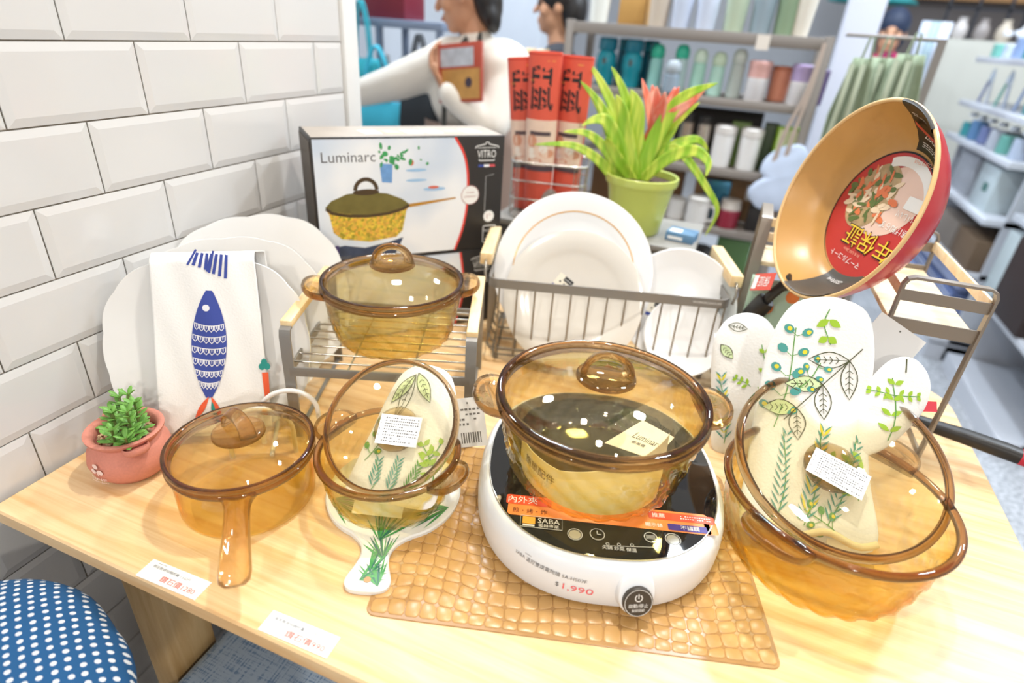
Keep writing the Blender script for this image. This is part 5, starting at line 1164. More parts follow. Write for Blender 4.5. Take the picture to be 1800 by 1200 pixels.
def ribbon(par, name, pts, wd, m, y0=0, y1=0, tipy=0):
    P = smoothp(pts, 6); n = len(P); g = G(); v = []; f = []
    for i, p in enumerate(P):
        t = i / (n - 1); T = (P[min(i + 1, n - 1)] - P[max(i - 1, 0)]).normalized(); side = T.cross(Vector((0, -1, .25))).normalized(); nr = side.cross(T).normalized()
        w_ = wd * (.75 + .45 * min(1, t * 2.2)) * max(.0, 1 - t ** 3.0) + .0004
        for s, dz in ((-1, .30), (-.5, .08), (0, 0), (.5, .08), (1, .30)): v.append(tuple(p + side * s * w_ + nr * dz * w_ * (1 - .4 * t)))
    for i in range(n - 1):
        for k in range(4): o = i * 5 + k; f.append((o, o + 1, o + 6, o + 5))
    g.add(v, f); o = obj(name, g, m, par, 80); md = o.modifiers.new('thick', 'SOLIDIFY'); md.thickness = .0012; return o
OX = .010
LV = dict(a=([(-.038, .143), (-.086, .249), (-.138, .325), (-.178, .369)], .013, .01), b=([(-.03, .144), (-.055, .246), (-.086, .318), (-.121, .366)], .014, .0), c=([(-.048, .139), (-.089, .223), (-.136, .288), (-.185, .331)], .013, -.02), d=([(-.054, .134), (-.1, .209), (-.145, .275), (-.183, .31)], .013, .04), e=([(-.048, .131), (-.076, .205), (-.107, .251), (-.135, .254), (-.162, .238)], .016, -.05), f=([(-.06, .129), (-.097, .187), (-.145, .223), (-.199, .223)], .012, -.07), g=([(-.069, .122), (-.115, .167), (-.177, .195), (-.262, .189)], .011, -.09),
 h=([(-.014, .147), (.015, .248), (.053, .319), (.119, .354)], .018, -.02), i=([(-.014, .147), (.024, .236), (.055, .277), (.086, .308)], .013, .03), j=([(-.006, .144), (.017, .201), (.035, .234), (.046, .255)], .011, .05), k=([(-.002, .142), (.037, .2), (.093, .226), (.126, .202)], .013, .06), l=([(.001, .138), (.046, .188), (.1, .212), (.136, .193), (.138, .163)], .014, -.05), m=([(.003, .142), (.04, .204), (.079, .19), (.145, .123), (.178, .074), (.163, .008)], .009, .02), n=([(-.027, .142), (-.043, .222), (-.046, .285), (-.067, .323)], .024, -.01), o=([(-.034, .141), (-.061, .22), (-.076, .276), (-.095, .311)], .02, -.03), q=([(-.04, .135), (-.066, .167), (-.09, .203), (-.098, .222)], .014, -.06))
for kk, (pts, wd, dy) in LV.items():
    n = len(pts); P3 = [(-.008, dy * .15, .105)] + [(p[0] + OX, dy * (.25 + .75 * i / (n - 1)), p[1]) for i, p in enumerate(pts)]
    ribbon(br, 'leaf', P3, wd * .92, M_BL)
ribbon(br, 'flower_stalk', [(-.008, .01, .11), (-.005, .01, .21), (.012, .005, .262), (.02, .0, .285)], .009, M_BF)
for k, (x, z, y) in enumerate(((-.051, .346, .02), (-.009, .336, -.02), (.039, .339, -.01), (.093, .335, .0), (.086, .32, -.03), (.013, .327, -.03), (-.027, .335, .03), (.055, .325, .03), (.025, .335, .035))):
    ribbon(br, 'flower_bract', [(.004, .004, .235), ((x + .02) * .45 + .004, y * .5, .285), (x + OX, y, z)], .011 if 0 < k < 7 else .009, M_BF)
# blue labelled box beside the pot
bx_ = thing('blue_box', 'small flat blue box with white label beside the lime plant pot', 'box', (-.095, 1.45, PZ), math.radians(-8)); bx_.scale = (.8, .8, .6)
g = G(); box(g, (0, 0, .0175), (.085, .07, .035), .001); obj('carton', g, mat('box_blue', hexc('#5f86a8'), .5), bx_, 30)
g = G(); put_poly(g, [(-.035, .008), (.01, .008), (.01, .02), (-.035, .02)], lambda x, y: (x, -.0354, y)); put_poly(g, [(-.035, -.025), (.0, -.025), (.0, .01), (-.035, .01)], lambda x, y: (x, y, .0354)); obj('label_print', g, M_PAPER, bx_, 0)

# ================================================================== SHELF UNIT BEHIND THE TABLE
M_SHU = mat('shelf_taupe_steel', hexc('#8f8780'), .45, var=.03)
SX0, SX1, SY0, SY1 = -.755, .20, 2.48, 2.84
su = thing('shelf_unit', 'taupe steel shelf unit full of bottles and mugs behind the table', 'shelf unit', ((SX0 + SX1) / 2, (SY0 + SY1) / 2, 0))
SW, SD = SX1 - SX0, SY1 - SY0
LEV = (1.40, 1.185, .935, .70, .47, .12)
for sx in (-1, 1):
    for sy in (-1, 1):
        g = G(); box(g, (sx * (SW / 2 - .015), sy * (SD / 2 - .015), .705), (.03, .03, 1.41), .002); obj('post', g, M_SHU, su, 30)
for z in LEV:
    g = G(); box(g, (0, 0, z - .015), (SW - .06, SD - .002, .03 if z < 1.39 else .04), .002); obj('shelf', g, M_SHU, su, 30)
g = G(); box(g, (.25, -SD / 2 - .004, 1.378), (.045, .003, .048)); obj('price_ticket', g, mat('ticket_cream', hexc('#efe6da'), .6), su, 0)
def xr(px, row): return {0: -.74 + (px - 1005) * .00203, 2: -.337 + (px - 1170) * .00204, 3: -.288 + (px - 1170) * .00213, 4: -.27 + (px - 1170) * .0022, 5: -.25 + (px - 1170) * .0023}[row]
def cmat(h, rough=.35, **k): return mat('c_' + h.strip('#') + str(rough), hexc(h), rough, **k)
M_CLR = glass('clear_glass', (.9, .97, 1.0), 6.0, clear=.9)
def vessel(name, label, cat, x, y, z, prof, m, cap=None, capm=None, seg=28, extra=None, group=None):
    t = thing(name, label, cat, (x, y, z + .0005), 0, group)
    g = G(); lathe(g, prof, seg); obj('body', g, m, t, 40)
    if cap: g = G(); lathe(g, cap, seg); obj('cap', g, capm, t, 40)
    if extra: extra(t)
    return t
def cyl(r, h, r2=None, e=.004): r2 = r2 or r; return [(0, 0), (r - e, 0), (r, e), (r2, h - e), (r2 - e, h), (0, h)]
Z2 = LEV[1]; YF = SY0 + .06
# second shelf
TEAL = cmat('#1591a4', .25); TEALD = cmat('#0f6f86', .3); GRN = cmat('#2fb394', .35); MINT = cmat('#a9d8c8', .35); SMOK = cmat('#93a3b2', .25); 
def drop(t):
    g = G(); put_poly(g, leafp(0, .075, 0, .105, .008), lambda x, y: (x, -.0395, y)); obj('drop_logo', g, cmat('#4a4038', .5), t, 0)
def cupprof(k): return [(0, 0), (.03, 0), (.034, .004), (.036, .06), (.04, .066), (.038, .11), (.026, .128), (0, .128)]
for px, nm in ((1045, 'teal plastic bottle with drop mark beside the shelf post'), (1096, 'teal plastic bottle with drop mark beside the green-capped bottle')):
    vessel('water_bottle', nm, 'bottle', xr(px, 2), YF, Z2, cupprof(1), TEAL, [(0, .128), (.034, .128), (.036, .132), (.036, .165), (.03, .172), (0, .172)], TEALD, extra=drop, group='bottles on the second shelf')
for px, y, nm in ((1070, YF + .1, 'dark teal bottle in the second row behind two drop-marked bottles'), (1120, YF + .1, 'dark teal bottle behind the green-capped glass bottle')):
    vessel('water_bottle', nm, 'bottle', xr(px, 2), y, Z2, cyl(.034, .13, .03), TEALD, [(0, .13), (.03, .13), (.03, .17), (0, .172)], TEAL, group='bottles on the second shelf')
for px, nm, bm, cm, h in ((1143, 'pale teal glass bottle with domed green cap', cmat('#8fc9c4', .15), GRN, .115), (1188, 'clear glass bottle with green cap beside the grey flask', cmat('#b9d2d4', .12), GRN, .12), (1222, 'mint green bottle with pale cap', MINT, cmat('#cfe3d2', .4), .11), (1256, 'second mint bottle with frosted cap', cmat('#b4dccf', .3), cmat('#c8dcc2', .4), .105), (1290, 'grey translucent bottle beside the pink tumbler', cmat('#b3bdb8', .2), cmat('#c4ccc4', .4), .12)):
    vessel('glass_bottle', nm, 'bottle', xr(px, 2), YF - .01, Z2, cyl(.027, h, .025), bm, [(0, h), (.022, h), (.026, h + .006), (.025, h + .03), (.016, h + .045), (0, h + .048)], cm, group='bottles on the second shelf')
vessel('glass_flask', 'round grey glass flask with silver ball top', 'flask', xr(1178, 2), YF - .045, Z2, cyl(.03, .065), SMOK, [(0, .065), (.026, .067), (.032, .08), (.03, .1), (.02, .112), (0, .115)], cmat('#aab4bb', .1), group='bottles on the second shelf')
def dots(t):
    g = G()
    for i in range(9):
        for j in range(5):
            a = -PI / 2 - .9 + 1.8 * (i + .5 * (j % 2)) / 8; r = .0383; put_poly(g, ell(0, 0, .0022, .0028, 6), lambda x, y: (r * math.cos(a + x / r), r * math.sin(a + x / r), .012 + j * .013 + y))
    obj('dot_print', g, cmat('#b7b9c2', .5), t, 0)
for px, nm, top in ((1328, 'tumbler with pink upper half and white dotted base', '#eab7b0'), (1400, 'tumbler with lilac upper half and white dotted base', '#b7a3cc')):
    vessel('tumbler', nm, 'tumbler', xr(px, 2), YF - .02, Z2, [(0, 0), (.034, 0), (.036, .004), (.038, .078), (0, .078)], cmat('#ece9ea', .4), [(0, .0785), (.0382, .0785), (.0395, .115), (.041, .118), (.041, .13), (.036, .134), (0, .134)], cmat(top, .35), extra=dots, group='tumblers on the second shelf')
vessel('tumbler', 'coral tumbler half hidden between pink and lilac tumblers', 'tumbler', xr(1366, 2), YF + .05, Z2, cyl(.034, .11, .038), cmat('#e79a7e', .35), [(0, .11), (.036, .11), (.036, .12), (0, .122)], cmat('#d6805f', .4), group='tumblers on the second shelf')
vessel('tumbler', 'dark violet tumbler at the end of the second shelf', 'tumbler', xr(1428, 2), YF + .06, Z2, cyl(.034, .12, .038), cmat('#6b5a80', .35), group='tumblers on the second shelf')
# third shelf
Z3 = LEV[2]
def mug(label, x, y, z, r, h, m, lid=None, ang=0, group=None):
    t = thing('mug', label, 'mug', (x, y, z + .0005), ang, group)
    g = G(); lathe(g, [(0, 0), (r - .004, 0), (r, .004), (r, h), (r - .003, h), (r - .004, .008), (0, .008)], 36); obj('body', g, m, t, 40)
    g = G(); tube(g, smoothp([(r - .002, 0, h * .82), (r + .02, 0, h * .8), (r + .028, 0, h * .5), (r + .018, 0, h * .22), (r - .002, 0, h * .2)], 5), .006, 8); obj('handle', g, m, t, 60)
    if lid: g = G(); lathe(g, [(0, h), (r + .002, h), (r + .002, h + .01), (r * .8, h + .016), (0, h + .016)], 36); obj('lid', g, lid, t, 40)
    return t
WMUG = cmat('#e8e6e2', .3)
mug('white mug on the third shelf beside the red bags', xr(1062, 3), YF - .01, Z3, .036, .085, WMUG, cmat('#c8d4e0', .3), 2.6, 'mugs on the shelf unit'); mug('white mug on the third shelf behind the bromeliad leaves', xr(1100, 3), YF, Z3, .036, .085, WMUG, cmat('#c8d4e0', .3), 2.8, 'mugs on the shelf unit')
vessel('thermos', 'tall teal thermos behind the coral flower', 'thermos', xr(1152, 3), YF, Z3, cyl(.028, .165), cmat('#5fb6b8', .3), [(0, .165), (.024, .165), (.024, .185), (0, .187)], cmat('#8ccfcc', .3), group='flasks on the third shelf')
vessel('thermos', 'brushed steel thermos with black cap', 'thermos', xr(1196, 3), YF, Z3, cyl(.026, .15), mat('steel_warm', hexc('#b9a999'), .25, metal=.8), [(0, .15), (.022, .15), (.022, .18), (0, .182)], cmat('#2a2726', .4), group='flasks on the third shelf')
vessel('thermos', 'dark steel thermos beside the white tumblers', 'thermos', xr(1228, 3), YF, Z3, cyl(.027, .15), mat('steel_pale', hexc('#cfc6ba'), .25, metal=.8), [(0, .15), (.023, .15), (.023, .175), (0, .177)], cmat('#2a2726', .4), group='flasks on the third shelf')
for px, nm in ((1266, 'white lidded tumbler beside the dark steel thermos'), (1312, 'white lidded tumbler beside the green carton')):
    vessel('tumbler', nm, 'tumbler', xr(px, 3), YF - .02, Z3, cyl(.037, .125, .041), cmat('#efeeec', .4), [(0, .1255), (.0425, .1255), (.0425, .15), (.03, .156), (0, .156)], cmat('#e2ddd8', .4), group='white tumblers on the third shelf')
def crate(name, label, cat, x, y, z, w, d, h, m, ang=0, print_=None, group=None, flap=None):
    t = thing(name, label, cat, (x, y, z + .0005), ang, group)
    g = G(); box(g, (0, 0, h / 2), (w, d, h), .0015); obj('carton', g, m, t, 30)
    if print_: print_(t, w, d, h)
    return t
def gprint(t, w, d, h):
    g = G(); put_poly(g, [(-w * .48, h * .02), (w * .05, h * .02), (-w * .02, h * .1), (w * .2, h * .42), (w * .48, h * .62), (w * .48, h * .98), (-w * .48, h * .98), (-w * .42, h * .55)][::1], lambda x, y: (x, -d / 2 - .0006, y)) if False else put_poly(g, [(-w * .48, h * .5), (w * .05, h * .55), (w * .48, h * .95), (-w * .48, h * .98)], lambda x, y: (x, -d / 2 - .0006, y)); obj('pale_print', g, cmat('#dfe6b0', .5), t, 0); g = G(); put_poly(g, [(w * .1, h * .02), (w * .48, h * .02), (w * .48, h * .2)], lambda x, y: (x, -d / 2 - .0006, y)); obj('pale_print', g, cmat('#dfe6b0', .5), t, 0)
    g = G()
    for i in range(2):
        for j in range(3): put_poly(g, ell(-w * .22 + i * w * .38, h * (.15 + j * .14), .011, .011, 16), lambda x, y: (x, -d / 2 - .0012, y))
    obj('round_print', g, M_PAPER, t, 0)
crate('gift_carton', 'lime green carton with white round prints at the end of the third shelf', 'carton', xr(1372, 3), YF - .01, Z3, .088, .07, .17, cmat('#9cc832', .45), .12, gprint)
crate('gift_carton', 'dark green carton behind the white tumblers', 'carton', xr(1342, 3), YF + .06, Z3, .05, .08, .17, cmat('#4a5a44', .5)); crate('gift_carton', 'leaf green carton standing between the two white tumblers', 'carton', xr(1290, 3), YF + .06, Z3, .07, .06, .165, cmat('#7d9a54', .5))
crate('gift_carton', 'black carton at the back of the third shelf', 'carton', xr(1245, 3), YF + .2, Z3, .34, .06, .19, cmat('#2f2b2a', .6))
# fourth shelf
Z4 = LEV[3]; BRN = cmat('#a07c58', .75)
mug('white mug with rim lid on the fourth shelf beside the lime pot', xr(1195, 4), YF, Z4, .04, .085, WMUG, None, 0, 'mugs on the shelf unit'); mug('big white mug with small print beside the dark red jar', xr(1236, 4), YF - .02, Z4, .046, .095, WMUG, cmat('#dad6cf', .3), -.3, 'mugs on the shelf unit')
vessel('storage_jar', 'dark red jar with silver rim on the fourth shelf', 'jar', xr(1292, 4), YF - .01, Z4, cyl(.042, .075), cmat('#8f2438', .4), [(0, .0755), (.0405, .0755), (.0405, .088), (.038, .09), (.038, .112), (0, .114)], cmat('#cfc6bc', .3))
crate('cardboard_box', 'brown cardboard box behind the mugs with a white sticker', 'box', xr(1300, 4) - .03, YF + .19, Z4, .30, .14, .19, BRN, 0, lambda t, w, d, h: obj('sticker', put_poly(G(), [(.06, .09), (.1, .09), (.1, .15), (.06, .15)], lambda x, y: (x, -d / 2 - .0006, y)), M_PAPER, t, 0))
crate('cardboard_box', 'brown cardboard box at the shelf end beside the hanging pale mitt', 'box', xr(1400, 4) - .06, YF + .19, Z4, .12, .14, .19, cmat('#8d6a49', .75)); crate('cardboard_box', 'brown cardboard box behind the lime pot', 'box', -.42, YF + .19, Z4, .40, .14, .19, cmat('#93704f', .75))
crate('foil_bag', 'shiny blue foil bag standing behind the big white mug', 'bag', xr(1262, 4), YF + .075, Z4, .1, .04, .165, mat('foil_blue', hexc('#3f7fa0'), .2, metal=.6, var=.4, vscale=30))
crate('black_box', 'black box beside the dark red jar', 'box', xr(1345, 4), YF + .03, Z4, .09, .1, .09, cmat('#2e2b2b', .5))
# fifth shelf
Z5 = LEV[4]
for px, yy, nm in ((1245, YF + .02, 'white jar with black ring lid under the mugs'), (1268, YF - .03, 'wide white jar with black ring lid close to the wooden handle')):
    vessel('storage_jar', nm, 'jar', xr(px, 5), yy, Z5, cyl(.044, .1), cmat('#e9e7e2', .35), [(0, .1005), (.046, .1005), (.046, .108), (.044, .11), (.044, .12), (.036, .124), (0, .124)], cmat('#3a3736', .4), group='white jars on the fifth shelf')
crate('gift_carton', 'green and white carton behind the white jars', 'carton', xr(1300, 5), YF + .09, Z5, .14, .06, .16, cmat('#6f9a62', .5)); crate('cardboard_box', 'pale pink carton on the bottom shelf', 'box', xr(1280, 5), YF + .05, LEV[5], .3, .2, .2, cmat('#d8bfae', .7))
# top shelf, only bottoms show
Z1 = LEV[0]
for px, nm, c, h in ((1052, 'white canister with green foot on the top shelf', '#e9ebe4', .14), (1165, 'clear amber glass on the top shelf', '#cdbfae', .13), (1205, 'frosted glass tumbler on the top shelf beside the amber one', '#c9d3e6', .13), (1250, 'frosted glass tumbler in the middle of the top shelf', '#cfd8ea', .13), (1300, 'leaf patterned cup on the top shelf', '#b9c8ae', .13), (1345, 'grey-blue cup on the top shelf', '#93a4ae', .14), (1385, 'leaf green cup on the top shelf', '#8ba283', .14)):
    vessel('cup', nm, 'cup', xr(px, 0), YF, Z1, cyl(.035, h, .04), cmat(c, .3), group='cups on the top shelf')
crate('cardboard_box', 'tan box on the top shelf beside the white canister', 'box', xr(1115, 0), YF + .04, Z1, .1, .1, .15, cmat('#c99a54', .6)); vessel('cup', 'cream conical cup near the end of the top shelf', 'cup', xr(1410, 0), YF, Z1, cyl(.03, .14, .04), cmat('#ece6d8', .35), group='cups on the top shelf')
# glass bottle of the shelf's far backdrop: tote strap, pale mitt and aprons at the shelf end
st = thing('canvas_strap', 'pinkish canvas strap hanging from the end post of the shelf unit', 'strap', (.17, 2.452, 1.39))
for k, dx in enumerate((-.03, .0)):
    g = G(); sweep(g, smoothp([(0, 0, 0), (-.005 + dx * .3, -.005, -.15), (-.02 + dx, -.006, -.3), (-.025 + dx * 1.2, -.004, -.43)], 5), rsec(.014, .002), up=(0, -1, 0)); obj('strap_length', g, cmat('#bfaea2', .8), st, 40)
pmn = thing('oven_mitt', 'plain pale blue oven mitt hanging at the end of the shelf unit', 'oven mitt', (.13, 2.43, .815), basis((-.1, -1, .15)))
bm_ = Blob([(-.02, 0), (.07, .02), (.1, .14), (.07, .24), (.0, .235), (-.05, .19), (-.062, .14), (-.045, .115), (-.07, .09), (-.085, .055), (-.06, .02)], (.01, .12), .015); obj('hand', bm_.mesh(), cmat('#c3d0e6', .85), pmn, 70)
M_APR = mat('apron_sage', hexc('#9aa78c'), .85, var=.1, vscale=20)
def apron(label, x, y, z, w, h, ph):
    t = thing('apron', label, 'apron', (x, y, z), .1, 'aprons hanging beside the shelf unit')
    v = []; f = []; n, m = 22, 12
    for j in range(m + 1):
        zz = -h * j / m
        for i in range(n + 1):
            u = i / n - .5; v.append((u * w * (.55 + .45 * min(1, j / 5)), .018 * math.sin(u * 15 + ph) * (.4 + j / m), zz))
    for j in range(m):
        for i in range(n): o = j * (n + 1) + i; f.append((o, o + n + 1, o + n + 2, o + 1))
    g = G(); g.add(v, f); o = obj('cloth', g, M_APR, t, 80); md = o.modifiers.new('thick', 'SOLIDIFY'); md.thickness = .003
    g = G(); tube(g, [(-w * .1, 0, 0), (-w * .05, -.005, .06), (w * .05, -.005, .06), (w * .1, 0, 0)], .004, 6); obj('neck_loop', g, M_APR, t, 60)
    for k in range(2):
        g = G(); tube(g, smoothp([(w * (-.3 + .25 * k), -.02, -.02), (w * (-.34 + .25 * k), -.035, -h * .3), (w * (-.38 + .27 * k), -.03, -h * .62)], 5), .009, 8, scale=None); obj('tie', g, mat('apron_tie', hexc('#b5bda3'), .85), t, 60)
    return t
apron('sage green apron hanging first beside the shelf unit', .30, 2.40, 1.355, .13, .42, 0.); apron('sage green apron hanging second from the shelf unit', .36, 2.47, 1.36, .13, .42, 1.4); apron('sage green apron hanging third from the shelf unit', .43, 2.43, 1.375, .14, .42, 2.6)
hr = thing('apron_rail', 'thin steel rail carrying the sage aprons', 'rail', (.34, 2.50, 0))
g = G(); tube(g, [(-.11, 0, 1.42), (.16, -.03, 1.42)], .006, 8); obj('bar', g, M_SHU, hr, 60); g = G(); box(g, (.17, -.03, .712), (.022, .022, 1.424)); obj('post', g, M_SHU, hr, 0)
g = G(); box(g, (.17, -.03, .01), (.2, .2, .02), .003); obj('base', g, M_SHU, hr, 0)

# ================================================================== LEFT BACKGROUND: rail with bags
M_BLUEGREY = mat('rail_bluegrey', hexc('#8290a8'), .45)
lr = thing('hanging_rail', 'blue-grey shelf rail carrying turquoise bags behind the tiled wall', 'rail', (-1.42, 2.36, 0))
g = G(); box(g, (0, 0, 1.35), (.50, .24, .03), .002); obj('rail_shelf', g, M_BLUEGREY, lr, 30)
for x in (-.04, .23):
    for y in (-.1, .1):
        g = G(); box(g, (x, y, .668), (.022, .022, 1.335)); obj('post', g, M_BLUEGREY, lr, 0)
for z in (.55, 1.05):
    g = G(); box(g, (0, .01, z), (.48, .2, .02)); obj('shelf', g, M_BLUEGREY, lr, 0)
M_TQ = mat('bag_turquoise', hexc('#3fb6d0'), .7, var=.08)
def tote(label, x, y, z, w, h, m, ang):
    t = thing('tote_bag', label, 'bag', (x, y, z), ang, 'tote bags behind the tiled wall')
    rows = [[(p[0] * s, p[1] * s * k, zz) for p in rrect(w, .05, .02)] for zz, s, k in ((0, .92, 1.0), (.01, 1, 1.3), (h * .5, 1.0, 1.5), (h * .95, .95, .8), (h, .94, .5))]
    g = G(); loft(g, rows); obj('sack', g, m, t, 50)
    for s in (-1, 1):
        g = G(); tube(g, smoothp([(-w * .22, s * .01, h - .01), (-w * .16, s * .012, h + .12), (0, s * .012, h + .2), (w * .16, s * .012, h + .12), (w * .22, s * .01, h - .01)], 6), .005, 6); obj('strap', g, m, t, 60)
    return t
tote('turquoise tote bag hanging low below the reaching sleeve', -1.42, 2.17, .88, .26, .19, M_TQ, .25); tote('turquoise tote bag hanging above the reaching sleeve beside the wall edge', -1.50, 2.20, 1.10, .15, .12, mat('bag_teal2', hexc('#2ba5b5'), .7), .1)
tote('black tote bag below the reaching sleeve', -1.24, 2.19, .9, .17, .22, cmat('#2c2f33', .7), 0)
crate('storage_box', 'dark red box on the blue-grey rail shelf', 'box', -1.46, 2.36, 1.365, .21, .16, .16, cmat('#7e1f30', .5))
for k, (x, c) in enumerate(((-1.40, '#7f9a62'), (-1.345, '#a7b98a'), (-1.29, '#5f7f55'), (-1.235, '#93a97a'), (-1.48, '#dfe5ec'))):
    vessel('green_bottle' if k < 4 else 'white_canister', ('olive green bottle, first on the rail shelf behind the sleeve', 'pale green bottle, second on the rail shelf', 'dark green bottle, third on the rail shelf', 'sage bottle, fourth on the rail shelf beside the shoulder', 'white canister on the rail shelf behind the bag strap')[k], 'bottle' if k < 4 else 'canister', x, 2.34, 1.06, cyl(.022 if k < 4 else .04, .13, .018 if k < 4 else .04), cmat(c, .35), [(0, .13), (.012, .13), (.012, .17), (0, .172)], cmat('#e4e8ea', .4), 16, group='bottles on the rail shelf')

# ================================================================== PEOPLE
def capsule(g, a, ra, b, rb, n=14, sx=1.0, sy=1.0):
    a, b = Vector(a), Vector(b); d = b - a; L = d.length; T = d.normalized() if L > 1e-6 else Vector((0, 0, 1)); U = T.orthogonal().normalized(); B = T.cross(U); rows = []
    for k in range(5): t = -PI / 2 + PI / 2 * k / 4; rows.append((a + T * ra * math.sin(t), max(ra * math.cos(t), ra * .02)))
    for k in range(1, 5): t = k / 5; rows.append((a + d * t, ra + (rb - ra) * t))
    for k in range(5): t = PI / 2 * k / 4; rows.append((b + T * rb * math.sin(t), max(rb * math.cos(t), rb * .02)))
    return loft(g, [[tuple(p + U * r * math.cos(q) + B * r * math.sin(q)) for q in [2 * PI * i / n for i in range(n)]] for p, r in rows])
def ellipsoid(g, c, r, M=None, n=18, m=12):
    rows = []
    for k in range(m + 1):
        t = -PI / 2 + PI * k / m; cr = max(math.cos(t), .02); rows.append([Vector((r[0] * cr * math.cos(q), r[1] * cr * math.sin(q), r[2] * math.sin(t))) for q in [2 * PI * i / n for i in range(n)]])
    return loft(g, [[tuple((M @ p if M else p) + Vector(c)) for p in row] for row in rows])
def fuse(name, g, m, par, vox, sm=6):
    o = obj(name, g, m, par, 0); md = o.modifiers.new('fuse', 'REMESH'); md.mode = 'VOXEL'; md.voxel_size = vox; md.use_smooth_shade = True
    md = o.modifiers.new('soft', 'SMOOTH'); md.factor = .5; md.iterations = sm
    return o
SKIN = mat('skin', hexc('#cf9a78'), .5, sub=.1); HAIR = mat('hair_black', hexc('#191514'), .45); KNIT = mat('knit_cream', hexc('#efe8dc'), .9, var=.03, vscale=12, bump=.4, bscale=220); TROU = mat('trouser_brown', hexc('#8d7468'), .85)
def head(g, c, yaw, pitch=0, s=1.0):
    """Skull, jaw, nose, lips, ears; face looks along +x before yaw."""
    M = Matrix.Rotation(yaw, 3, 'Z') @ Matrix.Rotation(pitch, 3, 'Y'); P = lambda x, y, z: Vector(c) + M @ (Vector((x, y, z)) * s)
    ellipsoid(g, P(-.008, 0, .03), (.095 * s, .076 * s, .1 * s), M); ellipsoid(g, P(.018, 0, -.045), (.062 * s, .058 * s, .066 * s), M); ellipsoid(g, P(.05, 0, -.088), (.028 * s, .028 * s, .02 * s), M)
    capsule(g, P(.083, 0, .015), .009 * s, P(.101, 0, -.022), .013 * s); ellipsoid(g, P(.079, 0, -.052), (.012 * s, .022 * s, .008 * s), M); ellipsoid(g, P(.077, 0, -.064), (.011 * s, .02 * s, .008 * s), M)
    for q in (-1, 1): ellipsoid(g, P(-.005, q * .077, -.005), (.017 * s, .008 * s, .028 * s), M); ellipsoid(g, P(.055, q * .04, -.02), (.025 * s, .022 * s, .025 * s), M)
    return P, M
def hand(g, wrist, d, nrm, curl=.6, s=1.0, thumb=1):
    """Palm with four unequal bent fingers and a thumb leaving its side."""
    d = Vector(d).normalized(); nrm = Vector(nrm); nrm = (nrm - d * nrm.dot(d)).normalized(); sd = d.cross(nrm); w = Vector(wrist)
    for k in range(4): capsule(g, w + d * .015 * s + sd * (.012 - .008 * k) * s, .013 * s, w + d * .08 * s + sd * (.03 - .02 * k) * s, .011 * s)
    for k, L in enumerate((.07, .08, .075, .058)):
        p = w + d * .085 * s + sd * (.03 - .02 * k) * s; dd = d.copy(); a = 0
        for j, f in enumerate((.45, .32, .23)):
            a = curl * (.5 + j * .6); e = (d * math.cos(a) + nrm * math.sin(a)); q = p + e * L * f * s; capsule(g, p, (.0098 - j * .0009) * s, q, (.0092 - j * .0009) * s, 10); p = q
    p = w + d * .03 * s + sd * .03 * s * thumb
    for f, e in ((.035, d * .5 + sd * .8 * thumb + nrm * .3), (.03, d * .8 + sd * .35 * thumb + nrm * .5)):
        q = p + e.normalized() * f * s; capsule(g, p, .011 * s, q, .0095 * s, 10); p = q
def person_full(label, base, cloth, hairm, facing, hair_long=False, height=1.6, coat=None):
    """A standing figure with arms hanging, used for people mostly hidden by things."""
    k = height / 1.6; t = thing('person', label, 'person', base, facing); g = G(); Z = lambda z: z * k
    P, M = head(g, (.02, 0, Z(1.48)), 0, 0, k)
    capsule(g, (0, 0, Z(1.28)), .05 * k, (.015, 0, Z(1.42)), .047 * k)
    for s in (-1, 1):
        capsule(g, (0, s * .1, Z(1.26)), .07 * k, (0, s * .08, Z(.95)), .09 * k); capsule(g, (0, s * .09, Z(.9)), .085 * k, (0, s * .09, Z(.48)), .055 * k); capsule(g, (0, s * .09, Z(.48)), .053 * k, (-.01, s * .09, Z(.07)), .037 * k); capsule(g, (-.01, s * .09, Z(.04)), .036 * k, (.13, s * .1, Z(.03)), .03 * k)
        capsule(g, (0, s * .17, Z(1.26)), .048 * k, (-.01, s * .22, Z(1.0)), .04 * k); capsule(g, (-.01, s * .22, Z(1.0)), .038 * k, (.06, s * .22, Z(.78)), .028 * k); hand(g, (.06, s * .22, Z(.78)), (.15, 0, -1), (0, -s, 0), .4, k, 1)
    fuse('body', g, SKIN, t, .008)
    g = G()
    for s in (-1, 1):
        capsule(g, (0, s * .09, Z(1.25)), .088 * k, (0, s * .08, Z(.72)), .112 * k); capsule(g, (0, s * .17, Z(1.26)), .062 * k, (-.01, s * .22, Z(1.0)), .054 * k); capsule(g, (-.01, s * .22, Z(1.0)), .052 * k, (.055, s * .22, Z(.8)), .043 * k)
    ellipsoid(g, (0, 0, Z(1.2)), (.1 * k, .17 * k, .15 * k)); fuse('coat', g, cloth, t, .012)
    g = G()
    for s in (-1, 1): capsule(g, (0, s * .09, Z(.85)), .1 * k, (0, s * .09, Z(.48)), .072 * k); capsule(g, (0, s * .09, Z(.48)), .07 * k, (-.01, s * .09, Z(.1)), .055 * k)
    fuse('trousers', g, TROU, t, .012)
    g = G(); c = (.005, 0, Z(1.525)); ellipsoid(g, c, (.103 * k, .09 * k, .1 * k)); ellipsoid(g, (-.05 * k, 0, Z(1.47)), (.06 * k, .088 * k, .1 * k))
    if hair_long: ellipsoid(g, (-.05 * k, 0, Z(1.38)), (.05 * k, .09 * k, .16 * k))
    h = fuse('hair', g, hairm, t, .008)
    for s in (-1, 1):
        g = G(); ellipsoid(g, (.098 * k, s * .032 * k, Z(1.49)), (.008, .012, .006)); obj('eye', g, HAIR, t, 60)
    return t
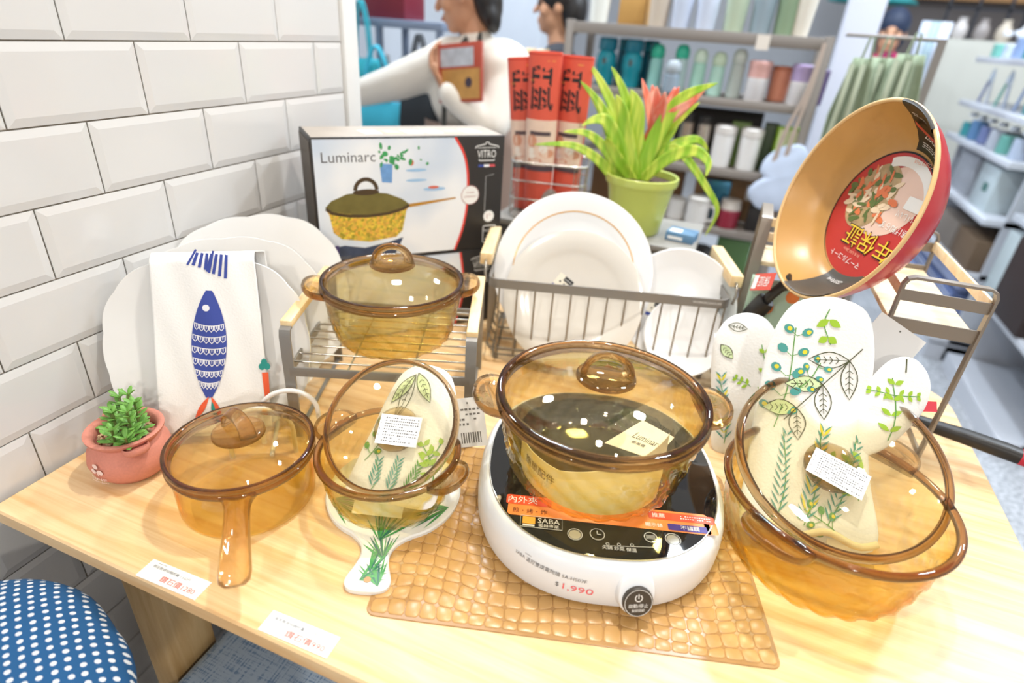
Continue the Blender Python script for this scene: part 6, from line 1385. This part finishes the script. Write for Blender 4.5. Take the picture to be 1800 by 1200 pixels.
# woman in the cream jumper, turned to the left, reaching out with one arm and clasping a picture pack with the other
pw = thing('person', 'person in a cream jumper reaching sideways and holding a red picture pack', 'person', (-.93, 2.1, 0))
W = lambda x, y, z: (x + .93, y - 2.1, z)
g = G(); P, M = head(g, W(-.985, 2.05, 1.452), math.radians(192), math.radians(12))
capsule(g, W(-.94, 2.07, 1.28), .052, W(-.955, 2.065, 1.39), .047)
capsule(g, W(-.86, 2.06, 1.23), .085, W(-.90, 2.1, .92), .1); capsule(g, W(-1.02, 2.09, 1.23), .085, W(-.98, 2.12, .92), .1)
for s in (-1, 1): capsule(g, W(-.94 + s * .085, 2.11, .88), .095, W(-.94 + s * .09, 2.1, .47), .058); capsule(g, W(-.94 + s * .09, 2.1, .47), .056, W(-.94 + s * .09, 2.12, .07), .038); capsule(g, W(-.94 + s * .09, 2.12, .035), .035, W(-1.06 + s * .09, 2.06, .03), .03)
capsule(g, W(-.81, 2.03, 1.225), .052, W(-.825, 1.95, 1.075), .043); capsule(g, W(-.825, 1.95, 1.075), .041, W(-.985, 1.925, 1.165), .029)
capsule(g, W(-1.075, 2.06, 1.24), .05, W(-1.24, 2.04, 1.165), .042); capsule(g, W(-1.24, 2.04, 1.165), .04, W(-1.44, 2.05, 1.10), .029)
hand(g, W(-.985, 1.925, 1.165), (-.55, .05, .83), (.75, .1, .5), .75, 1.0, -1); hand(g, W(-1.44, 2.05, 1.10), (-1, 0, -.25), (0, -.3, -1), .5, 1.0, -1)
fuse('body', g, SKIN, pw, .006, 4)
g = G()
capsule(g, W(-.845, 2.06, 1.20), .10, W(-.89, 2.1, .98), .105); capsule(g, W(-1.03, 2.09, 1.20), .098, W(-.98, 2.12, .98), .105); ellipsoid(g, W(-.94, 2.08, 1.15), (.19, .11, .17)); ellipsoid(g, W(-.85, 2.05, 1.25), (.115, .10, .085)); ellipsoid(g, W(-1.03, 2.075, 1.25), (.11, .10, .08)); capsule(g, W(-.94, 2.085, 1.25), .075, W(-.945, 2.07, 1.315), .06)
capsule(g, W(-.815, 2.03, 1.225), .072, W(-.825, 1.95, 1.075), .064); capsule(g, W(-.825, 1.95, 1.075), .062, W(-.965, 1.927, 1.155), .05)
capsule(g, W(-1.075, 2.06, 1.235), .074, W(-1.24, 2.04, 1.165), .066); capsule(g, W(-1.24, 2.04, 1.165), .064, W(-1.42, 2.05, 1.107), .05)
fuse('jumper', g, KNIT, pw, .010, 6)
g = G(); 
for s in (-1, 1): capsule(g, W(-.94 + s * .08, 2.11, .93), .118, W(-.94 + s * .09, 2.1, .47), .078); capsule(g, W(-.94 + s * .09, 2.1, .47), .075, W(-.94 + s * .09, 2.12, .1), .06)
fuse('trousers', g, TROU, pw, .012)
g = G(); ellipsoid(g, tuple(P(-.02, 0, .052)), (.1, .088, .098), M); ellipsoid(g, tuple(P(-.075, 0, -.01)), (.05, .085, .105), M); ellipsoid(g, tuple(P(-.085, .02, -.07)), (.03, .06, .06), M); fuse('hair', g, HAIR, pw, .007)
for s in (-1, 1):
    g = G(); ellipsoid(g, tuple(P(.083, s * .033, .012)), (.008, .014, .006), M); obj('eye', g, HAIR, pw, 60)
g = G(); ellipsoid(g, tuple(P(.086, 0, -.058)), (.009, .02, .006), M); obj('lips', g, mat('lips', hexc('#b0645a'), .4), pw, 60)
for s, x in ((-1, -.895), (1, -.985)):
    g = G(); sweep(g, smoothp([W(-.93 + (x + .93) * .3, 2.03, 1.345), W(x, 1.985, 1.27), W(x - .02, 1.955, 1.16), W(x - .02, 1.945, 1.02)], 5), rsec(.018, .004), up=(0, -1, .3)); obj('apron_strap', g, mat('strap_grey', hexc('#4a4a46'), .8), pw, 50)
g = G(); v = []; f = []
for j in range(7):
    for i in range(11): a = -1.2 + 2.4 * i / 10; v.append(W(-.94 + .21 * math.sin(a), 2.1 - .135 * math.cos(a) - .01, 1.05 - .06 * j))
for j in range(6):
    for i in range(10): o = j * 11 + i; f.append((o, o + 11, o + 12, o + 1))
g.add(v, f); o = obj('apron_bib', g, mat('apron_taupe', hexc('#9a8478'), .85), pw, 80); md = o.modifiers.new('thick', 'SOLIDIFY'); md.thickness = .004
# picture pack held to the chest
pk = thing('picture_pack', 'red framed picture pack clasped by the person in the cream jumper', 'pack', (-.925, 1.905, 1.225), basis((-.15, -1, .15)) @ Matrix.Rotation(math.radians(8), 3, 'Z'))
g = G(); box(g, (0, 0, 0), (.17, .18, .012), .003); obj('cover', g, cmat('#a9432f', .5), pk, 30)
g = G(); put_poly(g, [(-.075, .02), (.055, .02), (.055, .075), (-.075, .075)], lambda x, y: (x, y, .0068)); obj('photo_print', g, mat('pack_photo', hexc('#b8bcc4'), .5, var=.45, vscale=35), pk, 0)
g = G(); put_poly(g, [(-.07, -.08), (.078, -.08), (.078, .012), (-.07, .012)], lambda x, y: (x, y, .0066)); obj('gold_print', g, mat('pack_gold', hexc('#b98a48'), .5, var=.3, vscale=30), pk, 0)
g = G(); put_poly(g, ell(.035, -.03, .014, .016, 14), lambda x, y: (x, y, .0072)); obj('dark_print', g, cmat('#3a3040', .5), pk, 0)
person_full('person with dark hair and glasses half hidden behind the shelf post', (-.875, 2.80, 0), cmat('#3b3d44', .85), HAIR, math.radians(195), height=1.575)
gl = bpy.data.objects['person.001']
for s in (-1, 1):
    g = G(); sweep(g, [tuple(Vector((.105, s * .032, 1.468)) + Vector((0, .022 * math.cos(q), .016 * math.sin(q)))) for q in [2 * PI * i / 14 for i in range(14)]], csec(.0018, 5), closed=True); obj('glasses_rim', g, cmat('#1c1c20', .3), gl, 60)
for k in range(4):
    tb = thing('chopping_board', ('pale wooden board standing beside the shelf post', 'tan wooden board, second from the shelf post', 'light wooden board, third from the shelf post', 'narrow wooden board, fourth from the shelf post')[k], 'board', (-.80 - .027 * k, 2.42, 1.0505), .1, 'wooden boards beside the shelf unit')
    g = G(); extrude(g, rrect(.02, .10, .004), 0, .235 + .012 * (k % 2), .002); obj('board', g, M_SHELF, tb, 30)
    g = G(); lathe(g, [(0, .2352), (.004, .2352), (.004, .25), (0, .252)], 10); obj('knob', g, M_SHELF, tb, 40)
ts = thing('board_stand', 'low taupe stand carrying the wooden boards', 'stand', (-.845, 2.42, 0)); g = G(); box(g, (0, 0, 1.04), (.14, .16, .02), .002); obj('shelf', g, M_SHU, ts, 30); g = G(); box(g, (0, 0, .515), (.03, .03, 1.03)); obj('post', g, M_SHU, ts, 0); g = G(); box(g, (0, 0, .006), (.14, .2, .012)); obj('base', g, M_SHU, ts, 0)

# ================================================================== RIGHT BACKGROUND
M_GW = mat('gondola_white', hexc('#d6dae2'), .4)
struct(obj('column_1', box(G(), (.395, 3.75, 1.6), (.16, .16, 3.2), .004), mat('column_lilac', hexc('#dcdde8'), .5), smooth=30))
struct(obj('column_2', box(G(), (-1.36, 3.6, 1.6), (.34, .3, 3.2), .004), mat('column_pale', hexc('#dbe2ec'), .5), smooth=30))
struct(obj('wall_far', box(G(), (2.9, 7.0, 1.5), (4.6, .1, 3.0)), mat('far_taupe_wall', hexc('#76706f'), .7), smooth=0)); struct(obj('beam_far', box(G(), (2.9, 6.85, 1.86), (4.6, .12, .10)), mat('beam_wood', hexc('#c99a68'), .6), smooth=0))
struct(obj('wall_partition', box(G(), (1.95, 5.0, .74), (2.1, .12, 1.48)), mat('half_wall_tiles', hexc('#c9c8be'), .35), smooth=0))
def gondola(label, x, y0, y1, d, levels, H):
    t = thing('gondola_shelf', label, 'shelf unit', (x, y0, 0)); L = y1 - y0
    for z in levels: g = G(); box(g, (d / 2, L / 2, z - .015), (d, L, .03), .002); obj('shelf', g, M_GW, t, 30)
    g = G(); box(g, (d + .01, L / 2, H / 2), (.02, L, H)); obj('back_panel', g, mat('gondola_back', hexc('#8c96a4'), .6), t, 0)
    for y in (.008, L - .008): g = G(); box(g, (d * .6, y, H / 2 - .2), (d * .8, .016, H - .4)); obj('end_panel', g, M_GW, t, 0)
    g = G(); box(g, (d / 2, L / 2, .04), (d, L, .08)); obj('plinth', g, M_GW, t, 0)
    return t
LA = (1.39, 1.165, .985, .73, .47, .12); gondola('white gondola shelving with glassware along the aisle', 1.10, 3.28, 4.40, .42, LA, 1.42)
LB = (1.40, 1.19, .99, .79, .42); gondola('nearer white gondola shelving with boxes at the aisle end', 1.17, 2.42, 3.2, .42, LB, 1.42)
rr = random.Random(11); pal = ('#5f86b0', '#3f9aa0', '#8ea4cc', '#b8c4d8', '#6fb0a4', '#c9cfdb', '#7a86b4')
desc = ('slate blue', 'teal', 'periwinkle', 'pale grey', 'sea green', 'silver white', 'violet blue')
k = 0
def tool(label, x, y, z, c, lean):
    t = thing('kitchen_tool', label, 'utensil', (x, y, z + .001), (0, lean, 0), 'utensils on the aisle shelves'); g = G(); tube(g, [(0, 0, 0), (0, 0, .11)], .007, 8); obj('handle', g, cmat(c, .4), t, 60); g = G(); ellipsoid(g, (0, 0, .14), (.006, .02, .035)); obj('blade', g, cmat('#c5d3e2', .25), t, 60)
for lv, n, kind in ((1.165, 7, 'tool'), (.985, 6, 'jar'), (1.39, 6, 'jar')):
    for i in range(n):
        y = 3.34 + (4.34 - 3.34) * (i + .3) / n; c = pal[(k * 3 + i) % 7]; ds = desc[(k * 3 + i) % 7]; wh = {1.165: 'second', .985: 'third', 1.39: 'top'}[lv]; ordn = ('first', 'second', 'third', 'fourth', 'fifth', 'sixth', 'seventh')[i]
        if kind == 'tool': tool('%s upright kitchen tool, %s along the %s aisle shelf' % (ds, ordn, wh), 1.15, y, lv, c, .12 * (-1) ** i)
        else: vessel('lidded_jar', '%s lidded jar, %s along the %s aisle shelf' % (ds, ordn, wh), 'jar', 1.155, y, lv, cyl(.035 + .01 * rr.random(), .06 + .05 * rr.random()), cmat(c, .3), [(0, .105), (.02, .105), (.02, .125), (0, .127)], cmat('#dfe4ec', .4), 18, group='jars on the aisle shelves')
    k += 1
for lv, n, wh in ((1.19, 4, 'second'), (.99, 4, 'third')):
    for i in range(n):
        y = 2.5 + .68 * (i + .3) / n; c = pal[(k * 2 + i) % 7]; ds = desc[(k * 2 + i) % 7]
        vessel('plastic_container', '%s container, number %s along the %s shelf of the nearer gondola' % (ds, ('one', 'two', 'three', 'four')[i], wh), 'container', 1.235, y, lv, [(0, 0), (.045, 0), (.05, .005), (.055, .075), (0, .075)], cmat(c, .3), [(0, .0755), (.058, .0755), (.058, .085), (0, .087)], cmat('#e3e7ee', .4), 18, group='containers on the nearer gondola')
    k += 1
crate('storage_box', 'large plain grey box on the aisle shelf behind the red pan', 'box', 1.27, 3.95, .73, .26, .32, .2, cmat('#a9adb5', .5)); crate('storage_box', 'white printed carton beside the large grey box', 'box', 1.25, 3.55, .73, .24, .26, .2, cmat('#cbd8dc', .5), 0, lambda t, w, d, h: obj('print', put_poly(G(), [(-.05, .08), (.02, .08), (.02, .12), (-.05, .12)], lambda x, y: (-w / 2 - .001, x, y)), cmat('#4f7f78', .5), t, 0))
crate('bright_box', 'bright green box on the nearer gondola', 'box', 1.30, 2.95, .79, .22, .26, .13, cmat('#4cb04a', .45)); crate('cardboard_box', 'brown cardboard box low on the aisle shelf', 'box', 1.24, 3.45, .47, .24, .3, .15, cmat('#6f5a45', .7)); crate('cardboard_box', 'greyish brown carton low beside the brown cardboard box', 'box', 1.24, 3.85, .47, .24, .4, .15, cmat('#8b8178', .7))
for i in range(4):
    bt_ = thing('folded_blanket', ('striped blue blanket at the bottom of the folded stack', 'striped blue blanket second from the bottom of the stack', 'striped blue blanket third in the folded stack', 'striped blue blanket on top of the folded stack')[i], 'blanket', (1.27, 3.75, .1205 + .075 * i), .05 * (i % 2), 'folded blankets low on the aisle shelf')
    g = G(); box(g, (0, 0, .037), (.3, .8, .072), .02, 3); obj('cloth', g, cmat(('#5f6f9a', '#8693bd')[i % 2], .9), bt_, 50)
    for q in range(2): g = G(); box(g, (-.002, 0, .025 + .024 * q), (.302, .79, .008)); obj('stripe', g, cmat('#c3cbe2', .9), bt_, 0)
crate('dark_cabinet', 'dark brown crate standing at the end of the nearer gondola', 'crate', 1.325, 2.82, .42, .34, .34, .32, cmat('#33231f', .6)); crate('white_cabinet', 'white box with a lid behind the dark brown crate', 'box', 1.30, 3.10, .42, .24, .17, .30, cmat('#c6d2d4', .45))
# display things on the half wall
fr = thing('frame_display', 'black metal frame display standing on the tiled half wall', 'frame', (1.0, 5.0, 1.481))
for x in (0, .16, .33, .42, .6): g = G(); box(g, (x, 0, .2), (.016, .016, .4)); obj('upright', g, cmat('#20222a', .4), fr, 0)
for z in (.17, .39): g = G(); box(g, (.3, 0, z), (.62, .016, .014)); obj('crossbar', g, cmat('#20222a', .4), fr, 0)
for i in range(4): vessel('ceramic_jug', ('pale ceramic jug, first on the half wall', 'grey ceramic jug, second on the half wall', 'beige ceramic jug, third on the half wall', 'white ceramic jug, last on the half wall')[i], 'jug', 1.10 + .12 * i, 4.99, 1.481, [(0, 0), (.03, 0), (.045, .03), (.04, .07), (.022, .1), (.026, .12), (0, .12)], cmat(('#c9c3c0', '#9a928f', '#cbbfae', '#e4e6ea')[i], .4), seg=18, group='jugs on the half wall')
for i in range(3):
    bn = thing('hanging_banner', ('white fabric length hanging beside the column', 'pale blue fabric length hanging between two others', 'white fabric length hanging beside the half wall')[i], 'banner', (.86 + .05 * i, 4.7, .0), 0.1, 'fabric lengths beside the half wall'); v = []; f = []
    for j in range(9):
        for q in range(5): v.append((-.03 + .015 * q - .03 * (8 - j) / 8, .01 * math.sin(q * 2 + i), 1.56 * j / 8))
    for j in range(8):
        for q in range(4): o = j * 5 + q; f.append((o, o + 1, o + 6, o + 5))
    g = G(); g.add(v, f); o = obj('cloth', g, cmat(('#c3ccdc', '#a9c0c8', '#d0d6e4')[i], .8), bn, 60); md = o.modifiers.new('thick', 'SOLIDIFY'); md.thickness = .004
pf = person_full('person in a dark coat with a magenta scarf far down the aisle', (.67, 4.62, 0), cmat('#1d2233', .85), cmat('#1c2a44', .6), math.radians(-100), height=1.6)
g = G(); sweep(g, [(.07 * math.cos(q), .085 * math.sin(q), 1.335 + .01 * math.sin(3 * q)) for q in [2 * PI * i / 20 for i in range(20)]], csec(.035, 8), closed=True); obj('scarf', g, cmat('#a81f58', .9), pf, 60)
bgp = thing('shoulder_bag', 'round magenta bag on the shoulder of the person down the aisle', 'bag', (.64, 4.40, 1.05)); g = G(); ellipsoid(g, (0, 0, .1), (.09, .05, .11)); obj('sack', g, cmat('#b02a6a', .7), bgp, 60); g = G(); tube(g, smoothp([(-.05, 0, .19), (-.01, .05, .3), (.05, .1, .32), (.05, .0, .19)], 5), .008, 6); obj('strap', g, cmat('#7a1c48', .7), bgp, 60)
um = thing('parasol', 'teal parasol opened far behind the white column', 'parasol', (.62, 5.6, 0)); g = G(); lathe(g, [(0, 1.86), (.1, 1.83), (.3, 1.70), (.3, 1.69), (.1, 1.82), (0, 1.85)], 8); obj('canopy', g, cmat('#35a0a4', .7), um, 20); g = G(); tube(g, [(0, 0, 0), (0, 0, 1.85)], .012, 8); obj('pole', g, cmat('#d8dde4', .4), um, 60)
